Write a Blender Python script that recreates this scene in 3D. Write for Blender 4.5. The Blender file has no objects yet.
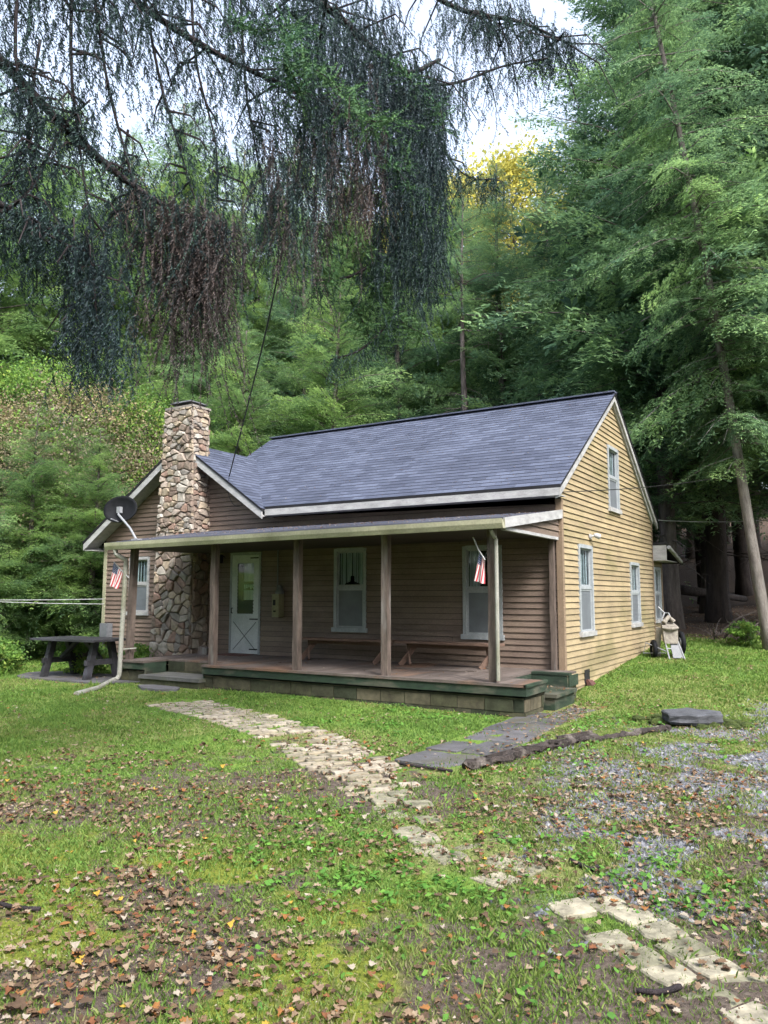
import bpy, math, random
import numpy as np
from mathutils import Vector, Matrix
PI = math.pi
rad = math.radians
COL = bpy.context.scene.collection
random.seed(7)
RNG = np.random.default_rng(11)

# ------------------------------------------------------------------ camera frame
FOC = 770.0
TH = math.atan(84 / 770.0)
YAW = rad(31.3)
F0 = np.array([-math.sin(YAW), math.cos(YAW), 0.0])
RT = np.array([math.cos(YAW), math.sin(YAW), 0.0])
ZZ = np.array([0, 0, 1.0])
FW = F0 * math.cos(TH) + ZZ * math.sin(TH)
UP = -F0 * math.sin(TH) + ZZ * math.cos(TH)
CAM = np.array([4.04, -12.19, 1.6])

def ray(px, py):
    return FW * FOC + RT * (px - 384) + UP * (512 - py)
def on(px, py, ax, v):
    r = ray(px, py); return CAM + r * ((v - CAM[ax]) / r[ax])
def at(px, py, d):
    """point seen in direction (px, py) at horizontal distance d"""
    r = ray(px, py); return CAM + r * (d / math.hypot(r[0], r[1]))
def proj(P):
    q = P - CAM; z = q @ FW
    return 384 + FOC * (q @ RT) / z, 512 - FOC * (q @ UP) / z, z

# ------------------------------------------------------------------ value noise for masks
_T = np.random.default_rng(5).random((256, 256))
def vnoise(x, y):
    xi = np.floor(x).astype(int); yi = np.floor(y).astype(int)
    fx = x - xi; fy = y - yi
    fx = fx * fx * (3 - 2 * fx); fy = fy * fy * (3 - 2 * fy)
    a = _T[xi & 255, yi & 255]; b = _T[(xi + 1) & 255, yi & 255]
    c = _T[xi & 255, (yi + 1) & 255]; d = _T[(xi + 1) & 255, (yi + 1) & 255]
    return (a * (1 - fx) + b * fx) * (1 - fy) + (c * (1 - fx) + d * fx) * fy
def fbm(x, y, s=1.0, o=4, off=0.0):
    x = np.asarray(x, float) * s + off + 40.3; y = np.asarray(y, float) * s - off * 1.7 + 71.9
    r = 0; a = .5
    for k in range(o):
        r = r + a * vnoise(x, y); x = x * 2.03 + 3.1; y = y * 2.03 + 7.7; a *= .5
    return r / (1 - .5 ** o)
def sstep(a, b, x):
    t = np.clip((np.asarray(x, float) - a) / (b - a), 0, 1); return t * t * (3 - 2 * t)
def gz(x, y):
    x = np.asarray(x, float); y = np.asarray(y, float)
    yc = np.clip(y, 0, 60); z = .07 * yc
    z = np.where(yc > 20, z + (yc - 20) * .16, z)
    z = z + (fbm(x, y, .35, 3) - .5) * .10 * sstep(.3, 2.5, np.abs(y - 0) + np.clip(x - .0, 0, 9) * .5)
    side = np.clip(-x - 16, 0, 80); z = z + side * .10
    return z
def gz1(x, y): return float(gz(np.array([x]), np.array([y]))[0])
def G(px, d):
    a = math.atan((px - 384) / 774.6)
    p = CAM + d * (F0 * math.cos(a) + RT * math.sin(a)); return np.array([p[0], p[1], gz1(p[0], p[1])])

# zone masks on the ground
def seg_dist(x, y, pts):
    d = np.full(np.shape(x), 1e9)
    for (ax, ay), (bx, by) in zip(pts[:-1], pts[1:]):
        vx, vy = bx - ax, by - ay
        t = np.clip(((x - ax) * vx + (y - ay) * vy) / (vx * vx + vy * vy), 0, 1)
        d = np.minimum(d, np.hypot(x - ax - t * vx, y - ay - t * vy))
    return d
PATH = [tuple(on(px, py, 2, 0)[:2]) for px, py in [(176, 704), (235, 717), (300, 736), (350, 764), (392, 795), (420, 822), (470, 855), (520, 872), (580, 895), (640, 932), (700, 968), (750, 990), (800, 1015)]]
SLATE = [tuple(on(px, py, 2, 0)[:2]) for px, py in [(425, 766), (470, 750), (510, 734), (548, 716), (580, 709)]]
def masks(x, y):
    dc = np.hypot(x - CAM[0], y - CAM[1])
    lat = (x - CAM[0]) * RT[0] + (y - CAM[1]) * RT[1]
    fwd = (x - CAM[0]) * F0[0] + (y - CAM[1]) * F0[1]
    n1 = fbm(x, y, .9, 4); n2 = fbm(x, y, 2.3, 4, 9.); n3 = fbm(x, y, .5, 3, 21.)
    u = lat / np.maximum(fwd, .5)          # -0.5 left edge .. +0.5 right edge of the view
    soil = 1 - sstep(4.6, 10.4, dc + (n1 - .5) * 5.0 + (n2 - .5) * 3)
    soil = soil * (1 - .85 * np.exp(-((u - .05) / .20) ** 2 - ((fwd - 5.0) / .9) ** 2))
    soil = soil * (1 - .8 * np.exp(-((u - .28) / .16) ** 2 - ((fwd - 4.6) / .7) ** 2))
    soil = np.maximum(soil, .55 * sstep(.5, .75, n2) * (1 - sstep(8, 11, dc)))
    dry = sstep(.44, .66, fbm(x, y, 1.1, 4, 55.)) * .8      # yellowish dry patches
    dry = np.maximum(dry, .75 * sstep(.1, .3, u) * sstep(5.5, 7, fwd) * (1 - sstep(12.5, 14, fwd)))
    gravel = sstep(.12, .3, u - (fwd - 6) * .012) * sstep(3.6, 4.8, fwd) * (1 - sstep(9.0, 10.5, fwd)) * sstep(.40, .54, n2 * .6 + n1 * .4)
    gravel = np.maximum(gravel, sstep(.41, .50, u) * sstep(3.3, 4.2, fwd) * (1 - sstep(6.5, 8, fwd)) * sstep(.3, .5, n2))
    gravel = np.maximum(gravel, sstep(.42, .5, u) * sstep(8.5, 9.3, fwd) * (1 - sstep(11, 12, fwd)) * .8 * sstep(.3, .5, n2))
    moss = sstep(.36, .54, fbm(x, y, 1.3, 3, 33.)) * (1 - sstep(4.5, 6.5, fwd)) * (1 - sstep(-.05, .12, u)) * .9
    wood_edge = sstep(7.2, 8.6, y + np.clip(x, 0, 30) * -.03 + (n1 - .5) * 2.5)        # where the lawn stops and the woods begin
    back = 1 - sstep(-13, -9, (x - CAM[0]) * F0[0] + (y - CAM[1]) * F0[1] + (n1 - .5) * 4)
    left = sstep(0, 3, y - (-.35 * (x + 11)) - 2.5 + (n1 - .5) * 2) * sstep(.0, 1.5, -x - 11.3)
    forest = np.maximum(np.maximum(wood_edge, left), back)
    g = (1 - soil) * (1 - gravel * .85) * (1 - forest)
    return dict(green=g, soil=soil, gravel=gravel, moss=moss, forest=forest, dry=dry, u=u, fwd=fwd, dc=dc)

# ------------------------------------------------------------------ mesh helpers
class MB:
    def __init__(s): s.v = []; s.f = []; s.m = []; s.r = []; s.uv = []; s.cur = 0; s.rnd = .5
    def face(s, idx, uv=None):
        s.f.append(tuple(idx)); s.m.append(s.cur); s.r.append(s.rnd); s.uv.append(uv)
    def poly(s, pts, uv=None):
        b = len(s.v); s.v += [tuple(map(float, p)) for p in pts]; s.face(range(b, b + len(pts)), uv)
    def box(s, x0, x1, y0, y1, z0, z1):
        s.hexa([(x0, y0, z0), (x1, y0, z0), (x1, y1, z0), (x0, y1, z0), (x0, y0, z1), (x1, y0, z1), (x1, y1, z1), (x0, y1, z1)])
    def hexa(s, p):
        b = len(s.v); s.v += [tuple(map(float, q)) for q in p]
        for f in ((0, 3, 2, 1), (4, 5, 6, 7), (0, 1, 5, 4), (1, 2, 6, 5), (2, 3, 7, 6), (3, 0, 4, 7)): s.face([b + i for i in f])
    def beam(s, a, b, w, h, up=(0, 0, 1)):
        a = Vector(a); b = Vector(b); d = (b - a).normalized(); u = Vector(up)
        sd = d.cross(u)
        if sd.length < 1e-4: sd = d.cross(Vector((0, 1, 0)))
        sd.normalize(); u = sd.cross(d)
        o = [(-w / 2, -h / 2), (w / 2, -h / 2), (w / 2, h / 2), (-w / 2, h / 2)]
        s.hexa([a + sd * i + u * j for i, j in o] + [b + sd * i + u * j for i, j in o])
    def tube(s, pts, rs, n=8, cap=True):
        pts = [Vector(p) for p in pts]
        if not hasattr(rs, '__len__'): rs = [rs] * len(pts)
        b = len(s.v); ref = None
        for i, p in enumerate(pts):
            d = (pts[min(i + 1, len(pts) - 1)] - pts[max(i - 1, 0)]).normalized()
            if ref is None: ref = d.orthogonal().normalized()
            ref = (ref - d * ref.dot(d)).normalized(); bn = d.cross(ref)
            for k in range(n):
                t = 2 * PI * k / n; s.v.append(tuple(p + (ref * math.cos(t) + bn * math.sin(t)) * rs[i]))
        for i in range(len(pts) - 1):
            for k in range(n):
                s.face((b + i * n + k, b + i * n + (k + 1) % n, b + (i + 1) * n + (k + 1) % n, b + (i + 1) * n + k))
        if cap:
            s.face([b + k for k in range(n)][::-1]); e = b + (len(pts) - 1) * n; s.face([e + k for k in range(n)])
    def build(s, name, mats, parent=None, smooth=False):
        me = bpy.data.meshes.new(name); me.from_pydata(s.v, [], s.f)
        if not isinstance(mats, (list, tuple)): mats = [mats]
        for m in mats: me.materials.append(m)
        if len(mats) > 1: me.polygons.foreach_set('material_index', s.m)
        a = me.attributes.new('rnd', 'FLOAT', 'FACE'); a.data.foreach_set('value', s.r)
        if any(u is not None for u in s.uv):
            ul = me.uv_layers.new(name='UVMap'); k = 0
            for f, u in zip(s.f, s.uv):
                for j in range(len(f)):
                    if u is not None: ul.data[k].uv = u[j]
                    k += 1
        if smooth: me.polygons.foreach_set('use_smooth', [True] * len(me.polygons))
        me.update()
        o = bpy.data.objects.new(name, me); COL.objects.link(o)
        if parent is not None: o.parent = parent
        return o

def quads_obj(name, V, mats, parent=None, rnd=None, mi=None, nv=4):
    """V: (n, nv, 3) numpy array of polygons -> one mesh object"""
    n = len(V); me = bpy.data.meshes.new(name)
    me.vertices.add(n * nv); me.vertices.foreach_set('co', np.ascontiguousarray(V, dtype=np.float32).ravel())
    me.loops.add(n * nv); me.loops.foreach_set('vertex_index', np.arange(n * nv, dtype=np.int32))
    me.polygons.add(n); me.polygons.foreach_set('loop_start', np.arange(0, n * nv, nv, dtype=np.int32))
    if not isinstance(mats, (list, tuple)): mats = [mats]
    for m in mats: me.materials.append(m)
    if mi is not None: me.polygons.foreach_set('material_index', np.asarray(mi, dtype=np.int32))
    if rnd is None: rnd = RNG.random(n)
    a = me.attributes.new('rnd', 'FLOAT', 'FACE'); a.data.foreach_set('value', np.asarray(rnd, dtype=np.float32))
    me.update(calc_edges=True)
    o = bpy.data.objects.new(name, me); COL.objects.link(o)
    if parent is not None: o.parent = parent
    return o

def tag(o, label=None, cat=None, group=None, kind=None):
    if label: o['label'] = label
    if cat: o['category'] = cat
    if group: o['group'] = group
    if kind: o['kind'] = kind
    return o
def thing(name, loc=(0, 0, 0), rz=0., label=None, cat=None, group=None):
    o = bpy.data.objects.new(name, None); COL.objects.link(o)
    o.location = loc; o.rotation_euler = (0, 0, rz); o.empty_display_size = .2
    return tag(o, label, cat, group)
def copy_tree(o, parent=None):
    c = o.copy(); COL.objects.link(c)
    if parent is not None: c.parent = parent
    for ch in [q for q in COL.objects if q.parent == o]: copy_tree(ch, c)
    return c

# ------------------------------------------------------------------ materials
def mat(name):
    m = bpy.data.materials.new(name); m.use_nodes = True
    nt = m.node_tree; b = nt.nodes['Principled BSDF']; return m, nt, b
def N(nt, t, **kw):
    n = nt.nodes.new(t)
    for k, v in kw.items():
        if k in n.inputs.keys(): n.inputs[k].default_value = v
        else: setattr(n, k, v)
    return n
def ramp(nt, stops, interp='LINEAR'):
    r = nt.nodes.new('ShaderNodeValToRGB'); r.color_ramp.interpolation = interp
    e = r.color_ramp.elements
    while len(e) < len(stops): e.new(.5)
    for i, (p, c) in enumerate(stops):
        e[i].position = p; e[i].color = (*c, 1)
    return r
def mix(nt, fac, a, b, mode='MIX'):
    m = nt.nodes.new('ShaderNodeMix'); m.data_type = 'RGBA'; m.blend_type = mode
    def put(i, v):
        if isinstance(v, bpy.types.NodeSocket): nt.links.new(v, m.inputs[i])
        elif isinstance(v, tuple): m.inputs[i].default_value = (*v, 1)
        else: m.inputs[i].default_value = v
    put(0, fac); put(6, a); put(7, b); return m.outputs[2]
def coords(nt, kind='Object', scale=(1, 1, 1)):
    tc = nt.nodes.new('ShaderNodeTexCoord'); mp = nt.nodes.new('ShaderNodeMapping')
    mp.inputs['Scale'].default_value = scale; nt.links.new(tc.outputs[kind], mp.inputs[0]); return mp.outputs[0]
def noise(nt, vec, scale, detail=4, rough=.6):
    n = nt.nodes.new('ShaderNodeTexNoise'); n.inputs['Scale'].default_value = scale
    n.inputs['Detail'].default_value = detail; n.inputs['Roughness'].default_value = rough
    if vec is not None: nt.links.new(vec, n.inputs['Vector'])
    return n.outputs['Fac']
def attr(nt, name):
    a = nt.nodes.new('ShaderNodeAttribute'); a.attribute_name = name; return a.outputs['Fac']
def bump(nt, b, h, strength=.4, dist=.01):
    n = nt.nodes.new('ShaderNodeBump'); n.inputs['Strength'].default_value = strength; n.inputs['Distance'].default_value = dist
    nt.links.new(h, n.inputs['Height']); nt.links.new(n.outputs[0], b.inputs['Normal'])

def weathered(name, c1, c2, c3=None, scale=3., stretch=(1, 1, 1), rough=.75, bs=.3, bd=.004, hi=(.35, .65), spec=.3, rndv=0., fine=60):
    """two-tone surface with large stains, fine grain and a little relief"""
    m, nt, b = mat(name); L = nt.links; D_ = lambda c: tuple(v * .76 for v in c)
    c1, c2, c3 = D_(c1), D_(c2), (D_(c3) if c3 else None)
    co = coords(nt, 'Object', stretch)
    n1 = noise(nt, co, scale, 5, .65)
    r = ramp(nt, [(hi[0], c1), (hi[1], c2)]); L.new(n1, r.inputs[0]); c = r.outputs[0]
    if c3:
        n3 = noise(nt, co, scale * .37, 3, .6); rr = ramp(nt, [(.52, (0, 0, 0)), (.66, (1, 1, 1))]); L.new(n3, rr.inputs[0])
        c = mix(nt, rr.outputs[0], c, c3)
    n2 = noise(nt, co, fine, 3, .7); r2 = ramp(nt, [(.2, (.72, .72, .72)), (.8, (1.2, 1.2, 1.2))]); L.new(n2, r2.inputs[0])
    c = mix(nt, 1., c, r2.outputs[0], 'MULTIPLY')
    if rndv:
        rr = ramp(nt, [(0, (1 - rndv,) * 3), (1, (1 + rndv,) * 3)]); L.new(attr(nt, 'rnd'), rr.inputs[0])
        c = mix(nt, 1., c, rr.outputs[0], 'MULTIPLY')
    L.new(c, b.inputs['Base Color']); b.inputs['Roughness'].default_value = rough
    b.inputs['Specular IOR Level'].default_value = spec
    bump(nt, b, n2, bs, bd)
    return m

M = {}
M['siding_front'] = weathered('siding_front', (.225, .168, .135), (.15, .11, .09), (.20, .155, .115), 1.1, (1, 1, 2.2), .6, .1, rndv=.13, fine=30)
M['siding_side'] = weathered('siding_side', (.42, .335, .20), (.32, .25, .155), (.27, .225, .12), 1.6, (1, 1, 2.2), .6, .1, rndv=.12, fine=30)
M['lap_shade'] = weathered('lap_shade', (.08, .062, .048), (.05, .04, .032), None, 3)  # shadow line under each lap, put into the colour
M['trim_white'] = weathered('trim_white', (.50, .50, .50), (.33, .33, .33), None, 4, (1, 1, 3), .6, .2, fine=40)
M['gutter_cream'] = weathered('gutter_cream', (.44, .43, .30), (.33, .33, .23), (.25, .25, .16), 2.2, (1, 1, 1), .45, .1, fine=35)
M['corner_trim'] = weathered('corner_trim', (.30, .22, .15), (.22, .16, .11), None, 5, (1, 1, .4), .7)
M['frame_grey'] = weathered('frame_grey', (.40, .43, .45), (.30, .33, .35), None, 8, (1, 1, .5), .6, .2)
M['door_white'] = weathered('door_white', (.66, .70, .72), (.50, .55, .57), None, 3, (1, 1, 1), .5, .1)
M['post_wood'] = weathered('post_wood', (.18, .14, .118), (.075, .058, .05), (.26, .245, .23), 9, (1, 1, .18), .85, .8, .006, fine=50)
M['bench_wood'] = weathered('bench_wood', (.22, .14, .105), (.13, .085, .065), None, 6, (.25, 1, 1), .85, .6)
M['table_wood'] = weathered('table_wood', (.045, .045, .05), (.022, .022, .025), (.07, .07, .085), 7, (.3, 1, 1), .55, .6)
M['green_paint'] = weathered('green_paint', (.034, .062, .038), (.022, .036, .025), (.10, .10, .075), 5, (1, 1, 2), .7, .6, .006)
M['deck_wood'] = weathered('deck_wood', (.17, .14, .125), (.10, .08, .07), (.20, .12, .08), 3, (1, .3, 1), .75, .5, rndv=.2)
M['grey_slab'] = weathered('grey_slab', (.14, .14, .135), (.08, .08, .078), (.10, .105, .075), 3, (1, 1, 1), .85, .6, .008)
M['black_edge'] = weathered('black_edge', (.02, .02, .024), (.012, .012, .014), None, 5)
M['soffit_grey'] = weathered('soffit_grey', (.50, .50, .49), (.38, .38, .36), None, 3)
M['porch_ceiling'] = weathered('porch_ceiling', (.07, .055, .045), (.045, .035, .03), None, 3)
M['dark_metal'] = weathered('dark_metal', (.008, .009, .011), (.014, .015, .018), None, 5, rough=.7, bs=.05, spec=.12)
M['galv'] = weathered('galvanised_metal', (.35, .36, .38), (.25, .26, .28), None, 6, rough=.4, bs=.1)
M['grey_box'] = weathered('grey_box', (.19, .20, .22), (.14, .15, .165), None, 4, rough=.5, bs=.1)
M['cream_box'] = weathered('cream_box', (.30, .28, .17), (.22, .20, .12), None, 9, rough=.5, bs=.1)
M['white_pipe'] = weathered('white_pipe', (.40, .40, .36), (.30, .30, .26), (.24, .24, .18), 4, (1, 1, .5), .45, .1)
M['curtain'] = weathered('curtain', (.62, .68, .72), (.38, .43, .48), None, 22, (1, 1, .05), .9, .5)
M['screen'] = weathered('insect_screen', (.17, .19, .21), (.13, .145, .165), None, 2.5, (1, 1, 1), .55, .1, spec=.3, fine=200)
M['interior'] = weathered('interior_dark', (.02, .02, .022), (.012, .012, .013), None, 2)
M['slate'] = weathered('slate', (.135, .132, .14), (.075, .073, .078), (.10, .095, .07), 4, (1, 1, 1), .7, .8, .01, rndv=.2)
M['stone_dark'] = weathered('stone_dark', (.13, .135, .15), (.06, .063, .07), None, 7, (1, 1, 2), .8, 1., .012)
M['rotten'] = weathered('rotten_wood', (.075, .06, .055), (.03, .024, .022), (.24, .21, .19), 9, (1, 1, 1), .9, 1., .02)
M['moss'] = weathered('moss', (.07, .10, .02), (.04, .055, .014), None, 9, (1, 1, 1), 1., 1., .02)
M['bleached'] = weathered('bleached_wood', (.50, .46, .38), (.30, .27, .22), None, 9, (1, 1, .3), .85, .6)
M['canvas'] = weathered('faded_canvas', (.36, .33, .28), (.19, .17, .15), None, 14, (1, 1, 1), .9, .6)
M['rust_red'] = weathered('rust_red', (.16, .07, .055), (.09, .045, .04), None, 14, (1, 1, 1), .9, .6)
M['bark_grey'] = weathered('bark_grey', (.17, .145, .13), (.075, .062, .058), (.21, .18, .17), 9, (1, 1, .22), .95, 1., .03)
M['bark_pale'] = weathered('bark_pale', (.30, .27, .25), (.15, .13, .12), (.34, .32, .30), 9, (1, 1, .22), .95, 1., .03)
M['bark_dark'] = weathered('bark_dark', (.085, .066, .058), (.038, .03, .028), None, 9, (1, 1, .22), .95, 1., .03)
M['limb_dark'] = weathered('limb_dark', (.045, .035, .038), (.02, .016, .018), None, 12, (1, 1, 1), .95, 1., .01)
M['cable'] = weathered('cable_black', (.012, .012, .013), (.02, .02, .02), None, 5, rough=.5)
M['wire_pale'] = weathered('wire_pale', (.42, .43, .44), (.3, .3, .3), None, 5, rough=.5)

def glass_mat():
    m, nt, b = mat('window_glass'); L = nt.links
    nt.nodes.remove(b); out = nt.nodes['Material Output']
    t = N(nt, 'ShaderNodeBsdfTransparent'); t.inputs[0].default_value = (.86, .9, .9, 1)
    g = N(nt, 'ShaderNodeBsdfGlossy'); g.inputs['Roughness'].default_value = .03; g.inputs[0].default_value = (.9, .95, 1, 1)
    fr = N(nt, 'ShaderNodeFresnel'); fr.inputs[0].default_value = 1.6
    ge = N(nt, 'ShaderNodeNewGeometry'); iv = N(nt, 'ShaderNodeMath'); iv.operation = 'SUBTRACT'; iv.inputs[0].default_value = 1; L.new(ge.outputs['Backfacing'], iv.inputs[1])
    ml = N(nt, 'ShaderNodeMath'); ml.operation = 'MULTIPLY'; L.new(iv.outputs[0], ml.inputs[0]); L.new(fr.outputs[0], ml.inputs[1])
    mx = N(nt, 'ShaderNodeMixShader'); L.new(ml.outputs[0], mx.inputs[0]); L.new(t.outputs[0], mx.inputs[1]); L.new(g.outputs[0], mx.inputs[2])
    L.new(mx.outputs[0], out.inputs[0]); return m
M['glass'] = glass_mat()

def shingle_mat(name, ca, cb):
    m, nt, b = mat(name); L = nt.links
    uv = coords(nt, 'UV', (1, 1, 1))
    br = nt.nodes.new('ShaderNodeTexBrick'); L.new(uv, br.inputs['Vector'])
    br.inputs['Color1'].default_value = (*ca, 1); br.inputs['Color2'].default_value = (*cb, 1); br.inputs['Mortar'].default_value = tuple(v * .55 for v in ca) + (1,)
    br.inputs['Scale'].default_value = 1; br.inputs['Mortar Size'].default_value = .006; br.inputs['Brick Width'].default_value = .27
    br.inputs['Row Height'].default_value = .14; br.inputs['Bias'].default_value = 0
    n1 = noise(nt, coords(nt, 'Object'), .9, 5, .65); r = ramp(nt, [(.3, (.75, .75, .78)), (.7, (1.25, 1.22, 1.2))]); L.new(n1, r.inputs[0])
    c = mix(nt, 1., br.outputs[0], r.outputs[0], 'MULTIPLY')
    n2 = noise(nt, coords(nt, 'Object'), 70, 3, .7); r2 = ramp(nt, [(.2, (.6, .6, .6)), (.8, (1.35, 1.35, 1.35))]); L.new(n2, r2.inputs[0])
    c = mix(nt, 1., c, r2.outputs[0], 'MULTIPLY')
    L.new(c, b.inputs['Base Color']); b.inputs['Roughness'].default_value = .8; bump(nt, b, n2, .5, .004); return m
M['shingle'] = shingle_mat('asphalt_shingle', (.066, .080, .122), (.030, .038, .066))
M['shingle_grey'] = shingle_mat('worn_grey_shingle', (.135, .145, .18), (.085, .09, .12))

def rnd_mat(name, stops, rough=.85, fine=25, bs=.8, bd=.015, nz=.5, transl=0., interp='LINEAR', spec=.2, big=0.):
    """colour chosen per face from the 'rnd' attribute, broken up by noise"""
    m, nt, b = mat(name); L = nt.links
    if not big: stops = [(p, tuple(v * .76 for v in c)) for p, c in stops]
    r = ramp(nt, stops, interp); L.new(attr(nt, 'rnd'), r.inputs[0]); c = r.outputs[0]
    n2 = noise(nt, coords(nt, 'Object'), fine, 4, .65)
    r2 = ramp(nt, [(.25, (1 - nz,) * 3), (.75, (1 + nz,) * 3)]); L.new(n2, r2.inputs[0])
    c = mix(nt, 1., c, r2.outputs[0], 'MULTIPLY')
    if big:
        n3 = noise(nt, coords(nt, 'Object'), big, 3, .6)
        r3 = ramp(nt, [(.35, (.62, .7, .8)), (.65, (1.3, 1.25, .95))]); L.new(n3, r3.inputs[0])
        c = mix(nt, 1., c, r3.outputs[0], 'MULTIPLY')
    b.inputs['Roughness'].default_value = rough; b.inputs['Specular IOR Level'].default_value = spec
    L.new(c, b.inputs['Base Color'])
    if bs: bump(nt, b, n2, bs, bd)
    if transl:
        out = nt.nodes['Material Output']; t = N(nt, 'ShaderNodeBsdfTranslucent'); L.new(c, t.inputs[0])
        mx = N(nt, 'ShaderNodeMixShader'); mx.inputs[0].default_value = transl
        L.new(b.outputs[0], mx.inputs[1]); L.new(t.outputs[0], mx.inputs[2]); L.new(mx.outputs[0], out.inputs[0])
    return m
M['stones'] = rnd_mat('chimney_stones', [(0, (.24, .19, .155)), (.2, (.37, .31, .26)), (.38, (.25, .19, .155)), (.48, (.39, .32, .24)), (.66, (.26, .235, .21)), (.78, (.44, .40, .35)), (.93, (.28, .19, .15))], fine=11, nz=.35, interp='CONSTANT')
M['mortar'] = weathered('mortar', (.17, .15, .13), (.09, .08, .07), None, 9, bs=1, bd=.02)
M['block'] = rnd_mat('mossy_block', [(0, (.075, .074, .044)), (.4, (.038, .046, .028)), (.7, (.12, .105, .07)), (1, (.03, .038, .024))], fine=6, nz=.55)
M['block_joint'] = weathered('block_joint', (.035, .04, .028), (.022, .026, .018), None, 9)
M['bricks'] = rnd_mat('path_bricks', [(0, (.30, .26, .20)), (.35, (.38, .335, .265)), (.6, (.21, .19, .14)), (1, (.33, .28, .20))], fine=9, nz=.5)
M['pavers'] = rnd_mat('path_pavers', [(0, (.25, .23, .165)), (.5, (.33, .30, .225)), (1, (.17, .165, .11))], fine=10, nz=.7)
M['gravel'] = rnd_mat('gravel_stones', [(0, (.12, .125, .14)), (.3, (.20, .205, .23)), (.6, (.08, .082, .095)), (.85, (.28, .285, .30)), (1, (.16, .13, .12))], fine=30, nz=.25, bs=0, interp='CONSTANT')
M['leaf_litter'] = rnd_mat('fallen_leaves', [(0, (.21, .135, .08)), (.20, (.11, .068, .042)), (.38, (.30, .21, .135)), (.56, (.38, .29, .20)), (.68, (.23, .095, .045)), (.76, (.33, .15, .05)), (.81, (.44, .38, .30)), (.86, (.13, .085, .055)), (.99, (.55, .36, .06))], fine=40, nz=.3, bs=0, interp='CONSTANT', transl=.15)
M['grass_blades'] = rnd_mat('grass_blades', [(0, (.085, .16, .04)), (.34, (.135, .25, .048)), (.62, (.21, .30, .065)), (.82, (.30, .31, .12)), (1, (.34, .29, .18))], fine=2.5, nz=.22, bs=0, transl=.3, rough=.6)
M['weeds'] = rnd_mat('weed_leaves', [(0, (.075, .19, .035)), (.5, (.12, .29, .045)), (1, (.18, .36, .06))], fine=3, nz=.2, bs=0, transl=.3, rough=.55)
def foliage(name, a, b_, c_, big=.55, transl=.3):
    return rnd_mat(name, [(0, a), (.55, b_), (1, c_)], fine=4, nz=.28, bs=0, transl=transl, rough=.55, big=big)
M['hemlock'] = foliage('hemlock_needles', (.095, .17, .10), (.18, .295, .16), (.30, .45, .21), transl=.48)
M['hemlock_light'] = foliage('young_hemlock_needles', (.11, .19, .085), (.195, .31, .12), (.32, .46, .17), transl=.48)
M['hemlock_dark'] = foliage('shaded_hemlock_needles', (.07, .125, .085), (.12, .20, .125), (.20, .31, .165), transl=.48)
M['leaf_yellow'] = foliage('yellow_leaves', (.34, .33, .08), (.50, .44, .10), (.66, .58, .16), transl=.45)
M['leaf_tan'] = foliage('tan_leaves', (.14, .14, .09), (.23, .19, .13), (.30, .23, .18), transl=.3)
M['leaf_green'] = foliage('green_leaves', (.08, .16, .04), (.13, .24, .05), (.24, .29, .07), transl=.35)
M['spruce_needles'] = rnd_mat('spruce_needles', [(0, (.018, .030, .040)), (.5, (.030, .054, .056)), (1, (.055, .11, .075))], fine=2.5, nz=.3, bs=0, transl=.12, rough=.6)
M['spruce_green'] = rnd_mat('spruce_green_needles', [(0, (.05, .13, .07)), (1, (.13, .25, .08))], fine=3, nz=.3, bs=0, transl=.2, rough=.6)
M['spruce_brown'] = rnd_mat('spruce_dead_twigs', [(0, (.045, .042, .045)), (.5, (.075, .062, .06)), (1, (.12, .09, .08))], fine=3, nz=.3, bs=0, transl=.1, rough=.7)

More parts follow.
